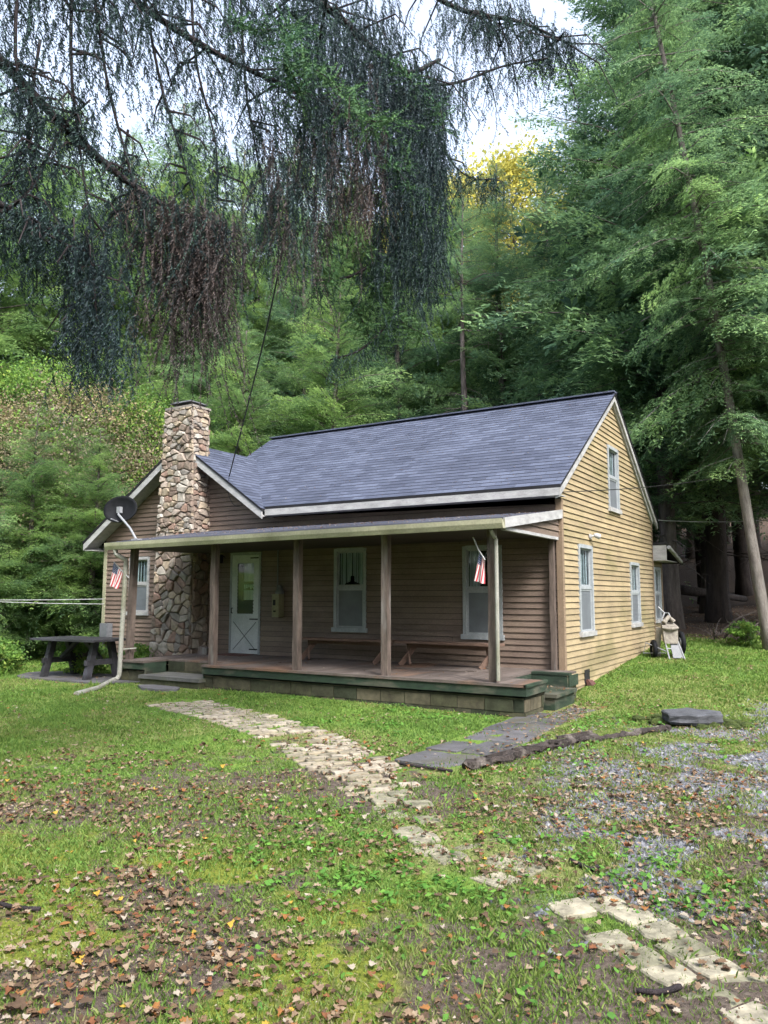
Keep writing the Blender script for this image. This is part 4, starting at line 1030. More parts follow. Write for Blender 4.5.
# bleached post + garden chair-like junk by the side wall
pp = on(656, 674, 0, .35)
pp = G(656, 17.6)
t0 = np.array([.42, 6.15]); 
def sidept(px, y): # point on ground at depth y in direction px
    a = math.atan((px - 384) / 774.6); d = F0 * math.cos(a) + RT * math.sin(a); k = (y - CAM[1]) / d[1]; return CAM[0] + d[0] * k
yy = 4.9; xx = sidept(655, yy); zz = gz1(xx, yy)
rng = random.Random(3); m = rough_tube([(0.0, 0, 0), (.01, 0, .2), (.04, .0, .45), (.06, .01, .56), (.065, .01, .60)], [.075, .06, .055, .075, .07], 12, rng, .06)
o = m.build('bleached_post', M['bleached'], None, True); o.location = (xx, yy, zz); tag(o, 'short pale wooden post leaning near the yellow side wall', 'post')
yy = 4.75; xx = sidept(668, yy); zz = gz1(xx, yy)
t = thing('hand_cart', (xx, yy, zz), YAW - .1, 'old upright two-wheeled cart with faded canvas pouch leaning by the side wall', 'cart')
m = MB(); m.tube([(-.10, -.32, .0), (-.13, -.02, .45), (-.12, .1, .78), (-.05, .14, .92), (.03, .14, .92), (.08, .1, .78), (.12, -.02, .45), (.20, -.32, .0)], .016, 8)
m.tube([(-.13, -.02, .45), (.12, -.02, .45)], .012, 8); m.tube([(-.12, -.17, .2), (.17, -.17, .2)], .012, 8); m.tube([(-.05, .14, .92), (-.16, .2, 1.05)], .014, 8); m.tube([(-.12, -.2, .14), (-.45, .15, .30), (-.5, .2, .08), (-.12, -.1, .1)], .012, 8)
m.build('frame', M['galv'], t)
m = MB(); m.hexa([(-.14, -.16, .30), (.13, -.16, .30), (.12, .06, .34), (-.12, .06, .34), (-.17, -.12, .66), (.14, -.12, .66), (.12, .14, .72), (-.14, .14, .72)])
m.tube([(-.17, -.14, .62), (0, -.2, .60), (.14, -.14, .62)], .03, 8); m.tube([(-.12, -.05, .72), (0, .02, .84), (.1, .0, .74)], .05, 8)
m.build('canvas_pouch', M['canvas'], t)
m = MB(); m.hexa([(-.02, -.30, .02), (.19, -.30, .02), (.14, -.12, .3), (-.02, -.12, .3), (-.02, -.27, .02), (.19, -.27, .02), (.14, -.09, .3), (-.02, -.09, .3)]); m.build('footplate', M['grey_box'], t)
for x_ in (.26, -.30):
    m = MB(); b = []; n_ = 24; R1, R2 = (.20 if x_ > 0 else .15), .045; cz = .30 if x_ > 0 else .17
    for i in range(n_):
        for k in range(8):
            a_, p_ = 2 * PI * i / n_, 2 * PI * k / 8; rr = R1 + R2 * math.cos(p_); m.v.append((x_ + R2 * 1.1 * math.sin(p_), .12 + rr * math.cos(a_), cz + rr * math.sin(a_)))
    for i in range(n_):
        for k in range(8): m.face((i * 8 + k, i * 8 + (k + 1) % 8, ((i + 1) % n_) * 8 + (k + 1) % 8, ((i + 1) % n_) * 8 + k))
    w_ = m.build('wheel', M['dark_metal'], t, True)
    m = MB(); m.tube([(x_ - .02, .12, cz), (x_ + .02, .12, cz)], .05, 12)
    for q in range(8): m.tube([(x_, .12, cz), (x_, .12 + R1 * math.cos(q * PI / 4), cz + R1 * math.sin(q * PI / 4))], .006, 5)
    m.build('hub', M['galv'], w_)

# ------------------------------------------------------------------ cables
def cable(name, pts, r, sag, mt, label, seg=24):
    m = MB(); P_ = []
    for a, b in zip(pts[:-1], pts[1:]):
        a = Vector(a); b = Vector(b)
        for k in range(seg): t_ = k / seg; q = a.lerp(b, t_); q.z -= sag * 4 * t_ * (1 - t_); P_.append(q)
    P_.append(Vector(pts[-1])); m.tube(P_, r, 6); o = m.build(name, M[mt], None, True); tag(o, label, 'cable'); return o
att = on(229, 477, 1, EY - .12)
hi = at(326, 0, 6.5); d_ = (hi - att); far = att + d_ * 2.0 + np.array([0, 0, 2.0])
m_ = []
cp = [att, at(262, 348, 11.9), at(290, 213, 9.5), at(312, 90, 7.6), at(327, -5, 6.6), at(352, -160, 5.2), at(392, -420, 4.0)]
def smooth(pts, n=8):
    P = [np.array(p) for p in pts]; P = [2 * P[0] - P[1]] + P + [2 * P[-1] - P[-2]]; out = []
    for i in range(1, len(P) - 2):
        for k in range(n):
            t = k / n; out.append(.5 * ((2 * P[i]) + (-P[i - 1] + P[i + 1]) * t + (2 * P[i - 1] - 5 * P[i] + 4 * P[i + 1] - P[i + 2]) * t * t + (-P[i - 1] + 3 * P[i] - 3 * P[i + 1] + P[i + 2]) * t ** 3))
    out.append(P[-2]); return out
m = MB(); sc = smooth(cp); m.tube(sc, np.linspace(.012, .017, len(sc)).tolist(), 6)
o = m.build('service_cable', M['cable'], None, True); tag(o, 'thick black cable dropping from the branches to the front gable edge', 'cable')
m = MB()
lp = [(229, 478), (228, 492), (233, 504), (240, 506), (245, 499), (241, 490), (236, 496), (243, 504), (247, 500)]
m.tube(smooth([on(a, b, 1, EY + .05 if i > 0 else EY - .1) for i, (a, b) in enumerate(lp)], 5), .006, 5)
tag(m.build('cable_loop', M['cable'], None, True), 'thin loose loop of cable hanging below the gable edge right of the chimney', 'cable')
cable('overhead_wire', [on(560, 492, 0, .03), at(768, 467, 21), at(1000, 440, 26)], .008, .12, 'cable', 'upper black wire running right from the gable corner of the cottage')
cable('overhead_wire', [on(655, 520, 0, .03), at(768, 520, 24), at(1000, 515, 30)], .011, .05, 'wire_pale', 'lower pale wire running right from the back eave of the cottage')
cable('overhead_wire', [at(104, 599, 18.1), at(-150, 597, 19)], .009, .04, 'wire_pale', 'upper of the two pale wires running left from the cottage corner')
cable('overhead_wire', [at(104, 604, 18.1), at(-150, 592, 19)], .009, .06, 'wire_pale', 'lower of the two pale wires running left from the cottage corner')


dish = [o for o in COL.objects if o.name == 'satellite_dish'][0]
dish.location = tuple(foot)
for ch in list(COL.objects):
    if ch.parent == dish: ch.location = tuple(-foot)

# ------------------------------------------------------------------ ground cover: grass, weeds, leaves, gravel
def scatter(n, dmin, dmax, umax=.62, p=1.0):
    """random ground points in the visible wedge, density falling with distance"""
    d = (dmin ** (2 - p) + RNG.random(n) * (dmax ** (2 - p) - dmin ** (2 - p))) ** (1 / (2 - p))
    u = (RNG.random(n) * 2 - 1) * umax
    f = d / np.sqrt(1 + u * u) ; l = u * f
    return CAM[0] + F0[0] * f + RT[0] * l, CAM[1] + F0[1] * f + RT[1] * l
def blocked(x, y):
    b = (x > -11.15) & (x < .04) & (y > -.05) & (y < 7.7)
    b |= (x > PL) & (x < PR) & (y > PY - .02) & (y < .1)
    b |= (x > SL0 - .05) & (x < SL1 + .1) & (y > PY - .3) & (y < -1)
    b |= (x > -.4) & (x < PR + .18) & (y > -1.55) & (y < -.5)
    return b
zg = lambda x, y: gz(x, y) + (fbm(x, y, 6, 3) - .5) * .03 * (1 - sstep(9, 14, np.hypot(x - CAM[0], y - CAM[1])))
def grass():
    x, y = scatter(820000, 2.4, 27, .62, 1.45); mk = masks(x, y)
    pd_ = seg_dist(x, y, PATH); sd = seg_dist(x, y, SLATE)
    pr = mk['green'] * .95 + .34 * (1 - mk['forest']) + .15 * mk['moss']
    pr = pr * (1 - .55 * mk['gravel']) * np.where(pd_ < .45, np.where(mk['dc'] > 7.0, .14, np.where(mk['dc'] < 5.6, .45, .6)), 1) * np.where(sd < .42, .10, 1)
    pr = pr * (.35 + 1.1 * sstep(.3, .62, fbm(x, y, 5, 3, 4.)))
    pad = ((x + 8.9) / 1.6) ** 2 + ((y + 2.3) / .75) ** 2 < 1
    k = (RNG.random(len(x)) < pr) & ~blocked(x, y) & ~pad
    x, y = x[k], y[k]; dc = mk['dc'][k]; gr = mk['green'][k]; dry = mk['dry'][k]; n = len(x)
    z = zg(x, y) - .004
    h = (.009 + .019 * RNG.random(n)) * (.6 + .9 * fbm(x, y, 1.6, 3, 8.)) * (1 + .03 * dc)
    tuft = RNG.random(n) < .05; h = np.where(tuft, h * 1.9, h)
    w = (.0016 + .00045 * dc) * (.7 + .7 * RNG.random(n))
    a = RNG.random(n) * 2 * PI; lx, ly = np.cos(a), np.sin(a); ln = h * RNG.uniform(.2, 1.1, n)
    b = RNG.random(n) * 2 * PI; wx, wy = np.cos(b) * w, np.sin(b) * w
    V = np.empty((n, 4, 3)); 
    V[:, 0] = np.stack([x - wx, y - wy, z], -1); V[:, 1] = np.stack([x + wx, y + wy, z], -1)
    V[:, 2] = np.stack([x + lx * ln + wx * .3, y + ly * ln + wy * .3, z + h], -1); V[:, 3] = np.stack([x + lx * ln * .45 - wx * .8, y + ly * ln * .45 - wy * .8, z + h * .62], -1)
    rnd = np.clip(.1 + .45 * RNG.random(n) + .35 * (fbm(x, y, .7, 3, 17.) - .4) + dry * .42 * RNG.random(n) + (1 - gr) * .15, 0, 1)
    tag(quads_obj('grass', V, M['grass_blades'], rnd=rnd), kind='stuff')
grass()
def weeds():
    """broad-leaved clumps (clover, plantain)"""
    x, y = scatter(90000, 2.5, 13, .6, 1.2); mk = masks(x, y)
    c = sstep(.50, .66, fbm(x, y, 2.2, 3, 61.)) * mk['green'] * sstep(-.25, .05, mk['u'])
    c = np.maximum(c, .9 * np.exp(-((mk['u'] - .05) / .20) ** 2 - ((mk['fwd'] - 5.0) / .9) ** 2)); c = np.maximum(c, .9 * np.exp(-((mk['u'] - .30) / .16) ** 2 - ((mk['fwd'] - 4.6) / .6) ** 2))
    pd_ = seg_dist(x, y, PATH); c = c * np.where(pd_ < .3, .15, 1) * sstep(.35, .6, fbm(x, y, 7, 2, 5.))
    k = (RNG.random(len(x)) < c) & ~blocked(x, y) & (seg_dist(x, y, SLATE) > .5); x, y = x[k], y[k]; n = len(x); dc = mk['dc'][k]
    z = zg(x, y) + RNG.random(n) * .045; r = (.007 + .011 * RNG.random(n)) * (1 + dc * .05)
    V = np.empty((n, 5, 3)); a = RNG.random(n) * 2 * PI; tx = RNG.normal(0, .35, n); ty = RNG.normal(0, .35, n)
    for i, (px_, py_) in enumerate(((-1, -.15), (-.45, -.7), (.6, -.55), (1.15, .1), (.2, .75))):
        ux = (px_ * np.cos(a) - py_ * np.sin(a)) * r; uy = (px_ * np.sin(a) + py_ * np.cos(a)) * r
        V[:, i] = np.stack([x + ux, y + uy, z + ux * tx + uy * ty], -1)
    tag(quads_obj('weeds', V, M['weeds'], nv=5), kind='stuff')
weeds()
LEAF = np.array([(-1, 0), (-.72, .3), (-.62, .72), (-.28, .58), (.1, .85), (.32, .55), (.72, .52), (.74, .25), (1.0, 0), (.72, -.28), (.68, -.58), (.28, -.52), (.05, -.82), (-.3, -.55), (-.6, -.66), (-.74, -.3)])
def leaf_polys(x, y, z, r, shape, flat=.35):
    n = len(x); nv = len(shape); V = np.empty((n, nv, 3)); a = RNG.random(n) * 2 * PI
    tx = RNG.normal(0, flat, n); ty = RNG.normal(0, flat, n); cu = RNG.uniform(-.2, .9, n)
    for i, (px_, py_) in enumerate(shape):
        ux = (px_ * np.cos(a) - py_ * np.sin(a)) * r; uy = (px_ * np.sin(a) + py_ * np.cos(a)) * r
        V[:, i] = np.stack([x + ux, y + uy, z + np.abs(ux * tx + uy * ty) + cu * r * (py_ * py_ * .5 + px_ * px_ * .25)], -1)
    return V
def leaves():
    x, y = scatter(150000, 2.4, 30, .62, 1.35); mk = masks(x, y); dc = mk['dc']
    n2 = fbm(x, y, 1.7, 4, 77.)
    pr = (.20 + .9 * mk['soil'] * (1 - .6 * mk['moss']) + .35 * mk['dry'] + .35 * mk['gravel'] + .9 * mk['forest']) * (.25 + 1.3 * sstep(.4, .62, n2))
    k = (RNG.random(len(x)) < pr * .55) & ~blocked(x, y); x, y, dc = x[k], y[k], dc[k]
    # drifts by the right porch steps
    n = len(x); z = zg(x, y) + .006 + .02 * RNG.random(n)
    r = (.0038 + .0160 * RNG.random(n) ** 2.8) * (1 + dc * .055); big = r > .013
    far = dc > 9
    simple = np.array([(-1, -.1), (-.4, .45), (.3, .5), (1, .05), (.3, -.5), (-.5, -.4)])
    q = big & ~far
    tag(quads_obj('fallen_leaves', leaf_polys(x[q], y[q], z[q], r[q] * 1.12, LEAF, .6), M['leaf_litter'], nv=16, rnd=np.clip(RNG.random(q.sum()), 0, 1)), kind='stuff')
    q = ~q
    tag(quads_obj('small_fallen_leaves', leaf_polys(x[q], y[q], z[q], r[q], simple, .5), M['leaf_litter'], nv=6, rnd=RNG.random(q.sum()) * .96), kind='stuff')
    x = RNG.uniform(-.1, .9, 420); y = RNG.uniform(-2.3, -.1, 420) - .3 * x; kk = ~blocked(x, y); x, y = x[kk], y[kk]
    x = np.append(x, RNG.uniform(-.3, .35, 60)); y = np.append(y, RNG.uniform(-1.45, -.62, 60)); z = zg(x, y) + .01; z[-60:] = .225
    tag(quads_obj('leaf_drift', leaf_polys(x, y, z, RNG.uniform(.015, .035, len(x)), simple, .5), M['leaf_litter'], nv=6, rnd=RNG.random(len(x)) * .9), kind='stuff')
    x = RNG.uniform(-7.5, .1, 900); y = RNG.uniform(-2.2, -.05, 900); kk = RNG.random(900) < .13; x, y = x[kk], y[kk]; kk = ~((x > SL0) & (x < SL1) & (y < PY + .6)) & ~((x > -.4) & (y > -1.6) & (y < -.5)); x, y = x[kk], y[kk]
    tag(quads_obj('porch_leaves', leaf_polys(x, y, np.full(len(x), DZ + .004), RNG.uniform(.015, .03, len(x)), simple, .4), M['leaf_litter'], nv=6, rnd=RNG.random(len(x)) * .9), kind='stuff')
    # leaves caught on the roofs
    n = 900; x = RNG.uniform(-7.8, 0, n); t = RNG.random(n) ** .6; zz = np.array([proof(a, b)[2] for a, b in zip(x, t)]); yy = np.array([proof(a, b)[1] for a, b in zip(x, t)])
    tag(quads_obj('roof_leaves', leaf_polys(x, yy, zz + .012, RNG.uniform(.010, .022, n), simple, .4), M['leaf_litter'], nv=6, rnd=RNG.random(n) * .9), kind='stuff')
leaves()
n = 420; x = RNG.uniform(-6.2, 0, n); t = RNG.random(n); y = EY + (RY - EY) * t; z = EZ + (RZ - EZ) * t + .014
tag(quads_obj('roof_needles', leaf_polys(x, y, z, RNG.uniform(.008, .02, n), np.array([(-1, -.1), (-.4, .45), (.3, .5), (1, .05), (.3, -.5), (-.5, -.4)]), .4), M['leaf_litter'], nv=6, rnd=RNG.random(n) * .9), kind='stuff')
def stones():
    x, y = scatter(60000, 3.0, 13, .62, 1.3); mk = masks(x, y); dc = mk['dc']
    k = (RNG.random(len(x)) < mk['gravel'] * 1.0 * sstep(.30, .52, fbm(x, y, 3.5, 3, 91.))) & ~blocked(x, y) & (seg_dist(x, y, PATH) > .22)
    x, y, dc = x[k], y[k], dc[k]; n = len(x); r = RNG.uniform(.007, .020, n) * (1 + dc * .05); z = zg(x, y) + r * .35
    oct_ = np.array([(1, 0, 0), (0, 1, 0), (-1, 0, 0), (0, -1, 0)]); V = np.empty((n, 4, 3, 3))
    a = RNG.random(n) * 2 * PI; rr = r[:, None] * RNG.uniform(.6, 1.3, (n, 4)); P = np.empty((n, 4, 3))
    for i in range(4): P[:, i] = np.stack([x + rr[:, i] * np.cos(a + i * PI / 2), y + rr[:, i] * np.sin(a + i * PI / 2), z - r * .4], -1)
    top = np.stack([x + r * RNG.normal(0, .3, n), y + r * RNG.normal(0, .3, n), z + r * RNG.uniform(.2, .5, n)], -1)
    for i in range(4): V[:, i, 0] = P[:, i]; V[:, i, 1] = P[:, (i + 1) % 4]; V[:, i, 2] = top
    tag(quads_obj('gravel', V.reshape(-1, 3, 3), M['gravel'], nv=3, rnd=np.repeat(RNG.random(n), 4)), kind='stuff')
stones()
# a few single leaves, sticks and a cone that stand out on the near lawn
def one_leaf(px, py, r, tone, label):
    p = on(px, py, 2, .02); z = float(zg(np.array([p[0]]), np.array([p[1]]))[0]) + .03
    V = leaf_polys(np.zeros(1), np.zeros(1), np.zeros(1), np.array([r]), LEAF, .3)
    o = quads_obj('maple_leaf', V, M['leaf_litter'], nv=16, rnd=np.array([tone])); o.location = (p[0], p[1], z)
    tag(o, label, 'leaf', 'single fallen leaves on the near lawn')
one_leaf(15, 1012, .045, .9, 'large pale leaf lying at the bottom left corner of the lawn')
one_leaf(519, 922, .028, .99, 'yellow leaf in the grass left of the paved path')
one_leaf(496, 947, .025, .99, 'yellow leaf on bare soil below the path, left of the thin stick')
one_leaf(680, 876, .035, .9, 'long pale tan leaf among gravel and weeds at the right')
one_leaf(748, 958, .022, .99, 'small yellow leaf near the right edge beside the path')
one_leaf(86, 1003, .03, .9, 'pale round leaf on moss near the bottom left')
def stick(pts, r, label, mt='limb_dark'):
    P = []
    for px, py in pts:
        q = on(px, py, 2, .02); P.append((q[0], q[1], float(zg(np.array([q[0]]), np.array([q[1]]))[0]) + r * 1.6))
    m = MB(); m.tube(smooth(P, 4), r, 6); tag(m.build('stick', M[mt], None, True), label, 'stick', 'dead sticks on the lawn')
stick([(636, 982), (660, 985), (680, 978)], .012, 'curved dark stick lying beside the paved path at the lower right')
stick([(570, 855), (590, 862), (598, 860)], .014, 'short dark stick in leaves between weeds, above the paved path')
stick([(400, 762), (432, 768), (452, 772)], .015, 'dark stick lying across the near end of the slate path')
stick([(0, 905), (18, 908), (40, 910)], .012, 'dark stick at the left edge of the lawn')
p = on(206, 945, 2, .03); m = MB(); rng = random.Random(2)
for i in range(9):
    for k in range(7):
        q = k * 2 * PI / 7 + i * .5; rr = .018 * math.sin(PI * (i + .8) / 10.5); zc = i * .009
        m.poly([(zc, rr * .4 * math.cos(q), rr * .4 * math.sin(q)), (zc + .006, rr * math.cos(q + .35), rr * math.sin(q + .35)), (zc + .012, rr * 1.15 * math.cos(q), rr * 1.15 * math.sin(q)), (zc + .006, rr * math.cos(q - .35), rr * math.sin(q - .35))])
o = m.build('spruce_cone', M['canvas']); o.location = (p[0], p[1], .035); o.rotation_euler = (0, .5, 1.9); tag(o, 'small brown spruce cone lying on the mossy lawn by dark leaves', 'cone')

# ------------------------------------------------------------------ trees
def rotz(V, a):
    c, s = np.cos(a), np.sin(a); o = V.copy(); o[..., 0] = V[..., 0] * c - V[..., 1] * s; o[..., 1] = V[..., 0] * s + V[..., 1] * c; return o
def roty(V, a):   # positive lifts +x
    c, s = math.cos(a), math.sin(a); o = V.copy(); o[..., 0] = V[..., 0] * c - V[..., 2] * s; o[..., 2] = V[..., 0] * s + V[..., 2] * c; return o
def spray(rng, L=4., step=.06, lw=.023, ll=.15, droop=.20, sec=.17):
    """one conifer bough along +x: flat fans of side twigs carrying small needle sprays"""
    out = []; s = .05 * L
    while s < L:
        for side in (-1, 1):
            l = (.30 + .50 * (L - s) * (.8 if s > .4 * L else .35 + .45 * s / (.4 * L) * 1.0)) * rng.uniform(.6, 1.2)
            an = side * rng.uniform(.75, 1.15); n = max(2, int(l / step)); t = (np.arange(n) + rng.random(n)) / n
            dx, dy = math.cos(an), math.sin(an); zz = rng.uniform(-.42, .22); rl = rng.normal(0, .10)
            bx = s + dx * l * t; by = dy * l * t; bz = -droop * bx * bx * .35 - .28 * (l * t) ** 2 + zz * t * l + rng.normal(0, .06, n) + rl * np.sin(s * 2.1)
            for q in range(2):
                aa = an + rng.choice([-1, 1], n) * rng.uniform(.35, 1.0, n); le = ll * rng.uniform(.6, 1.5, n); w = lw * rng.uniform(.7, 1.4, n)
                ex, ey = np.cos(aa), np.sin(aa); dz = rng.uniform(-.65, .12, n); tz = rng.uniform(-.5, .5, n)
                V = np.empty((n, 4, 3))
                V[:, 0] = np.stack([bx, by, bz], -1)
                V[:, 1] = np.stack([bx + ex * le * .5 - ey * w, by + ey * le * .5 + ex * w, bz + dz * le * .5 + tz * w], -1)
                V[:, 2] = np.stack([bx + ex * le, by + ey * le, bz + dz * le], -1)
                V[:, 3] = np.stack([bx + ex * le * .5 + ey * w, by + ey * le * .5 - ex * w, bz + dz * le * .5 - tz * w], -1)
                out.append(V)
        s += sec * rng.uniform(.7, 1.3)
    return np.concatenate(out)
_r = np.random.default_rng(3)
SPR = [spray(_r) for _ in range(5)]
SPRC = [spray(_r, step=.13, lw=.045, ll=.22, sec=.28) for _ in range(4)]

def conifer(name, H, R, z0, seed, leaf, bark='bark_grey', gap=.42, per=5, coarse=False, top_open=1.0, dead=0, r0=None, prof=.8, up=.12, skip=.12):
    """template: Empty > trunk (with limbs), crown"""
    rng = np.random.default_rng(seed); root = thing(name)
    m = MB(); r0 = r0 or H * .011 + .05
    wob = lambda z: (.12 * math.sin(z * .31 + seed), .12 * math.cos(z * .27 + seed * 2))
    zs_ = np.linspace(-.3, H, 22); m.tube([(wob(z)[0], wob(z)[1], z) for z in zs_], [r0 * (1.35 if z < .1 else 1) * max(.06, (1 - z / H)) ** .75 for z in zs_], 10)
    parts = []; rn = []; z = z0; az = rng.random() * 6
    pool = SPRC if coarse else SPR
    while z < H - .15:
        t = (z - z0) / (H - z0)
        Lm = R * ((1 - t) ** prof) * (.55 + .45 * min(1, t / .18)) + .25
        for k in range(per):
            az += 2.399 + rng.normal(0, .3)
            if rng.random() < skip: continue
            L = Lm * rng.uniform(.42, 1.18); zz = z + rng.uniform(-.45, .45)
            if zz > H: continue
            S = pool[rng.integers(len(pool))]; sc = L / 4.
            V = S * np.array([sc, sc * rng.uniform(.8, 1.1) if L > 1.5 else sc * 1.2, sc])
            if sc < .5: V = V[::2]
            pitch = up + .40 * t + rng.normal(0, .10); ro_ = rng.normal(0, .38); c_, s__ = math.cos(ro_), math.sin(ro_); V = np.stack([V[..., 0], V[..., 1] * c_ - V[..., 2] * s__, V[..., 1] * s__ + V[..., 2] * c_], -1); V = roty(V, pitch); V = rotz(V, az)
            wx, wy = wob(zz); V = V + np.array([wx, wy, zz]); parts.append(V); rn.append(np.clip(rng.normal(.45, .20) + rng.normal(0, .22, len(V)), 0, 1))
            a = [(0, 0, 0), (L * .45, 0, -.07 * (L * .45) ** 2 / sc), (L * .9, 0, -.07 * (L * .9) ** 2 / sc)]
            a = roty(np.array(a, float), pitch); a = rotz(a, az) + np.array([wx, wy, zz])
            m.tube(a.tolist(), [max(.012, .007 * L + .01), .004 * L + .006, .003], 4, False)
        z += gap * (1 - .35 * t) * rng.uniform(.75, 1.25)
    for k in range(dead):     # bare dead branches on the lower trunk
        zz = rng.uniform(.12 * z0 + 1, z0 + 3); L = rng.uniform(.6, 2.6); az += 2.4 + rng.normal(0, .5); p = rng.uniform(-.5, .25)
        d = np.array([math.cos(az) * math.cos(p), math.sin(az) * math.cos(p), math.sin(p)]); b = np.array([*wob(zz), zz]); e = b + d * L * .6; f_ = b + d * L + np.array([0, 0, -.15 * L])
        m.tube([tuple(b), tuple(e), tuple(f_)], [.025, .014, .004], 4, False)
        for q in range(4):
            s = rng.uniform(.3, .9); g = b + d * L * s; h = g + rng.normal(0, .28, 3) * L * .5; m.tube([tuple(g), tuple(h)], [.009, .003], 3, False)
    m.build('trunk', M[bark], root, True)
    quads_obj('crown', np.concatenate(parts), M[leaf], root, np.concatenate(rn))
    return root

def broadleaf(name, H, R, seed, leafm, bark='bark_grey', n_cl=110, per=170, z0=None, lr=.07, squash=.8):
    rng = np.random.default_rng(seed); root = thing(name); m = MB(); z0 = H * .3 if z0 is None else z0
    m.tube([(0, 0, -.3), (.05, .02, H * .3), (-.08, .1, H * .6), (0, 0, H * .9)], [H * .013 + .03, H * .011 + .02, H * .007 + .01, .01], 8)
    parts = []; rn = []
    for k in range(n_cl):
        t = rng.random() ** .8; z = z0 + (H - z0) * t; az = rng.random() * 2 * PI
        rr = R * math.sqrt(max(.03, 1 - (2 * t - .85) ** 2 * .85)) * rng.uniform(.35, 1.05)
        c = np.array([math.cos(az) * rr, math.sin(az) * rr, z]); sz = rng.uniform(.25, .6) * (R / 2.2)
        n = int(per * rng.uniform(.5, 1.3)); P = rng.normal(0, 1, (n, 3)) * np.array([sz, sz, sz * .45 * squash]) + c
        L = lr * rng.uniform(.6, 1.4, n); a = rng.normal(0, 1, (n, 3)); a /= np.linalg.norm(a, axis=1)[:, None]; b = rng.normal(0, 1, (n, 3)); b = np.cross(a, b); b /= np.linalg.norm(b, axis=1)[:, None]
        a = a * L[:, None]; b = b * L[:, None] * .6; V = np.stack([P - a, P - b, P + a, P + b], 1); parts.append(V); rn.append(np.clip(rng.normal(.5, .2) + rng.normal(0, .2, n), 0, 1))
        h = max(z0 * .5, z - rr * .8); m.tube([(0, 0, h), tuple(c * np.array([.5, .5, 1]) - np.array([0, 0, .25 * (z - h)])), tuple(c)], [.03, .018, .005], 4, False)
    m.build('trunk', M[bark], root, True); quads_obj('crown', np.concatenate(parts), M[leafm], root, np.concatenate(rn)); return root

T = {}
T['tall'] = conifer('hemlock', 26, 5.4, 3.4, 21, 'hemlock', gap=.46, per=6, dead=26, prof=.65, r0=.25, skip=.24)
T['full'] = conifer('hemlock', 19, 4.9, 1.2, 22, 'hemlock', gap=.40, per=6, prof=.72, skip=.2, dead=8)
T['young'] = conifer('young_hemlock', 10.5, 3.8, .3, 23, 'hemlock_light', gap=.30, per=6, prof=.7)
T['soft'] = conifer('pale_hemlock', 18, 4.8, .8, 28, 'hemlock_light', gap=.38, per=6, prof=.6)
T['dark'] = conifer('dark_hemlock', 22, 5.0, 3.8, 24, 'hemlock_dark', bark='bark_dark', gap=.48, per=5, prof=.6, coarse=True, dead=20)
T['lean'] = conifer('leaning_hemlock', 21, 3.3, 4.9, 25, 'hemlock', gap=.40, per=6, r0=.13, dead=0, up=-.16, skip=.15, bark='bark_pale')
T['bare'] = conifer('half_bare_hemlock', 17, 3.6, 10.5, 26, 'hemlock', bark='bark_grey', gap=.6, per=4, dead=60, r0=.20)
T['yellow'] = broadleaf('yellow_birch', 19, 3.8, 31, 'leaf_yellow', n_cl=150, per=200, lr=.09)
T['tan'] = broadleaf('tan_shrub_tree', 6.6, 3.2, 32, 'leaf_tan', n_cl=190, per=420, z0=.6, lr=.032)
T['green'] = broadleaf('green_maple', 9.0, 3.0, 33, 'leaf_green', n_cl=140, per=240, z0=.5, lr=.05)
T['shrub'] = broadleaf('leafy_shrub', 1.3, .9, 34, 'leaf_green', n_cl=34, per=90, z0=.15, lr=.06)
used = set()
def plant(kind, px, d, s, label, group, cat='tree', rz=None, tilt=None, sz=None, z=None):
    o = T[kind]
    if kind in used: o = copy_tree(o)
    used.add(kind); p = G(px, d)
    if z is not None: p[2] = z
    o.location = tuple(p); o.scale = (s, s, sz or s); o.rotation_euler = (tilt[0] if tilt else 0, tilt[1] if tilt else 0, random.uniform(0, 6.28) if rz is None else rz)
    tag(o, label, cat, group); return o
GR = 'hemlocks standing behind and beside the cottage'
plant('tall', 672, 22.5, .95, 'dark trunked tall hemlock just right of the back of the cottage', GR)
plant('tall', 800, 22.0, .95, 'tall hemlock at the right edge of the photo behind the leaning trunk', GR)
plant('tall', 712, 27.5, 1.05, 'tall hemlock whose bare trunk shows among branches at the upper right', GR)
plant('full', 596, 26.5, 1.00, 'hemlock rising directly behind the peak of the side gable', GR)
plant('full', 505, 27.5, .88, 'shorter pale hemlock behind the middle of the main roof', GR)
plant('full', 556, 34, 1.05, 'hemlock between the yellow birch and the big right-hand hemlocks', GR)
plant('bare', 468, 25.5, .86, 'half-bare hemlock with a stripped trunk and dead twigs above the roof ridge', None)
plant('full', 398, 28, .78, 'hemlock above the roof ridge behind the hanging spruce curtain', GR)
plant('young', 335, 25, 1.1, 'young hemlock above the left end of the main roof ridge', 'young hemlocks round the yard')
plant('full', 300, 33, .95, 'hemlock behind the chimney on its right side', GR)
plant('full', 205, 31, .80, 'hemlock directly behind the chimney top', GR)
plant('young', 238, 25.5, .95, 'young hemlock just right of the chimney top', 'young hemlocks round the yard')
plant('young', 128, 26.5, .92, 'young hemlock behind the black satellite dish', 'young hemlocks round the yard')
plant('young', 30, 21.5, .60, 'young hemlock with low dark boughs behind the picnic table', 'young hemlocks round the yard')
plant('young', -30, 20.5, .45, 'young hemlock at the left edge of the photo beyond the lawn', 'young hemlocks round the yard')
plant('young', 92, 21.2, .56, 'small dark hemlock between the table and the left corner of the cottage', 'young hemlocks round the yard')
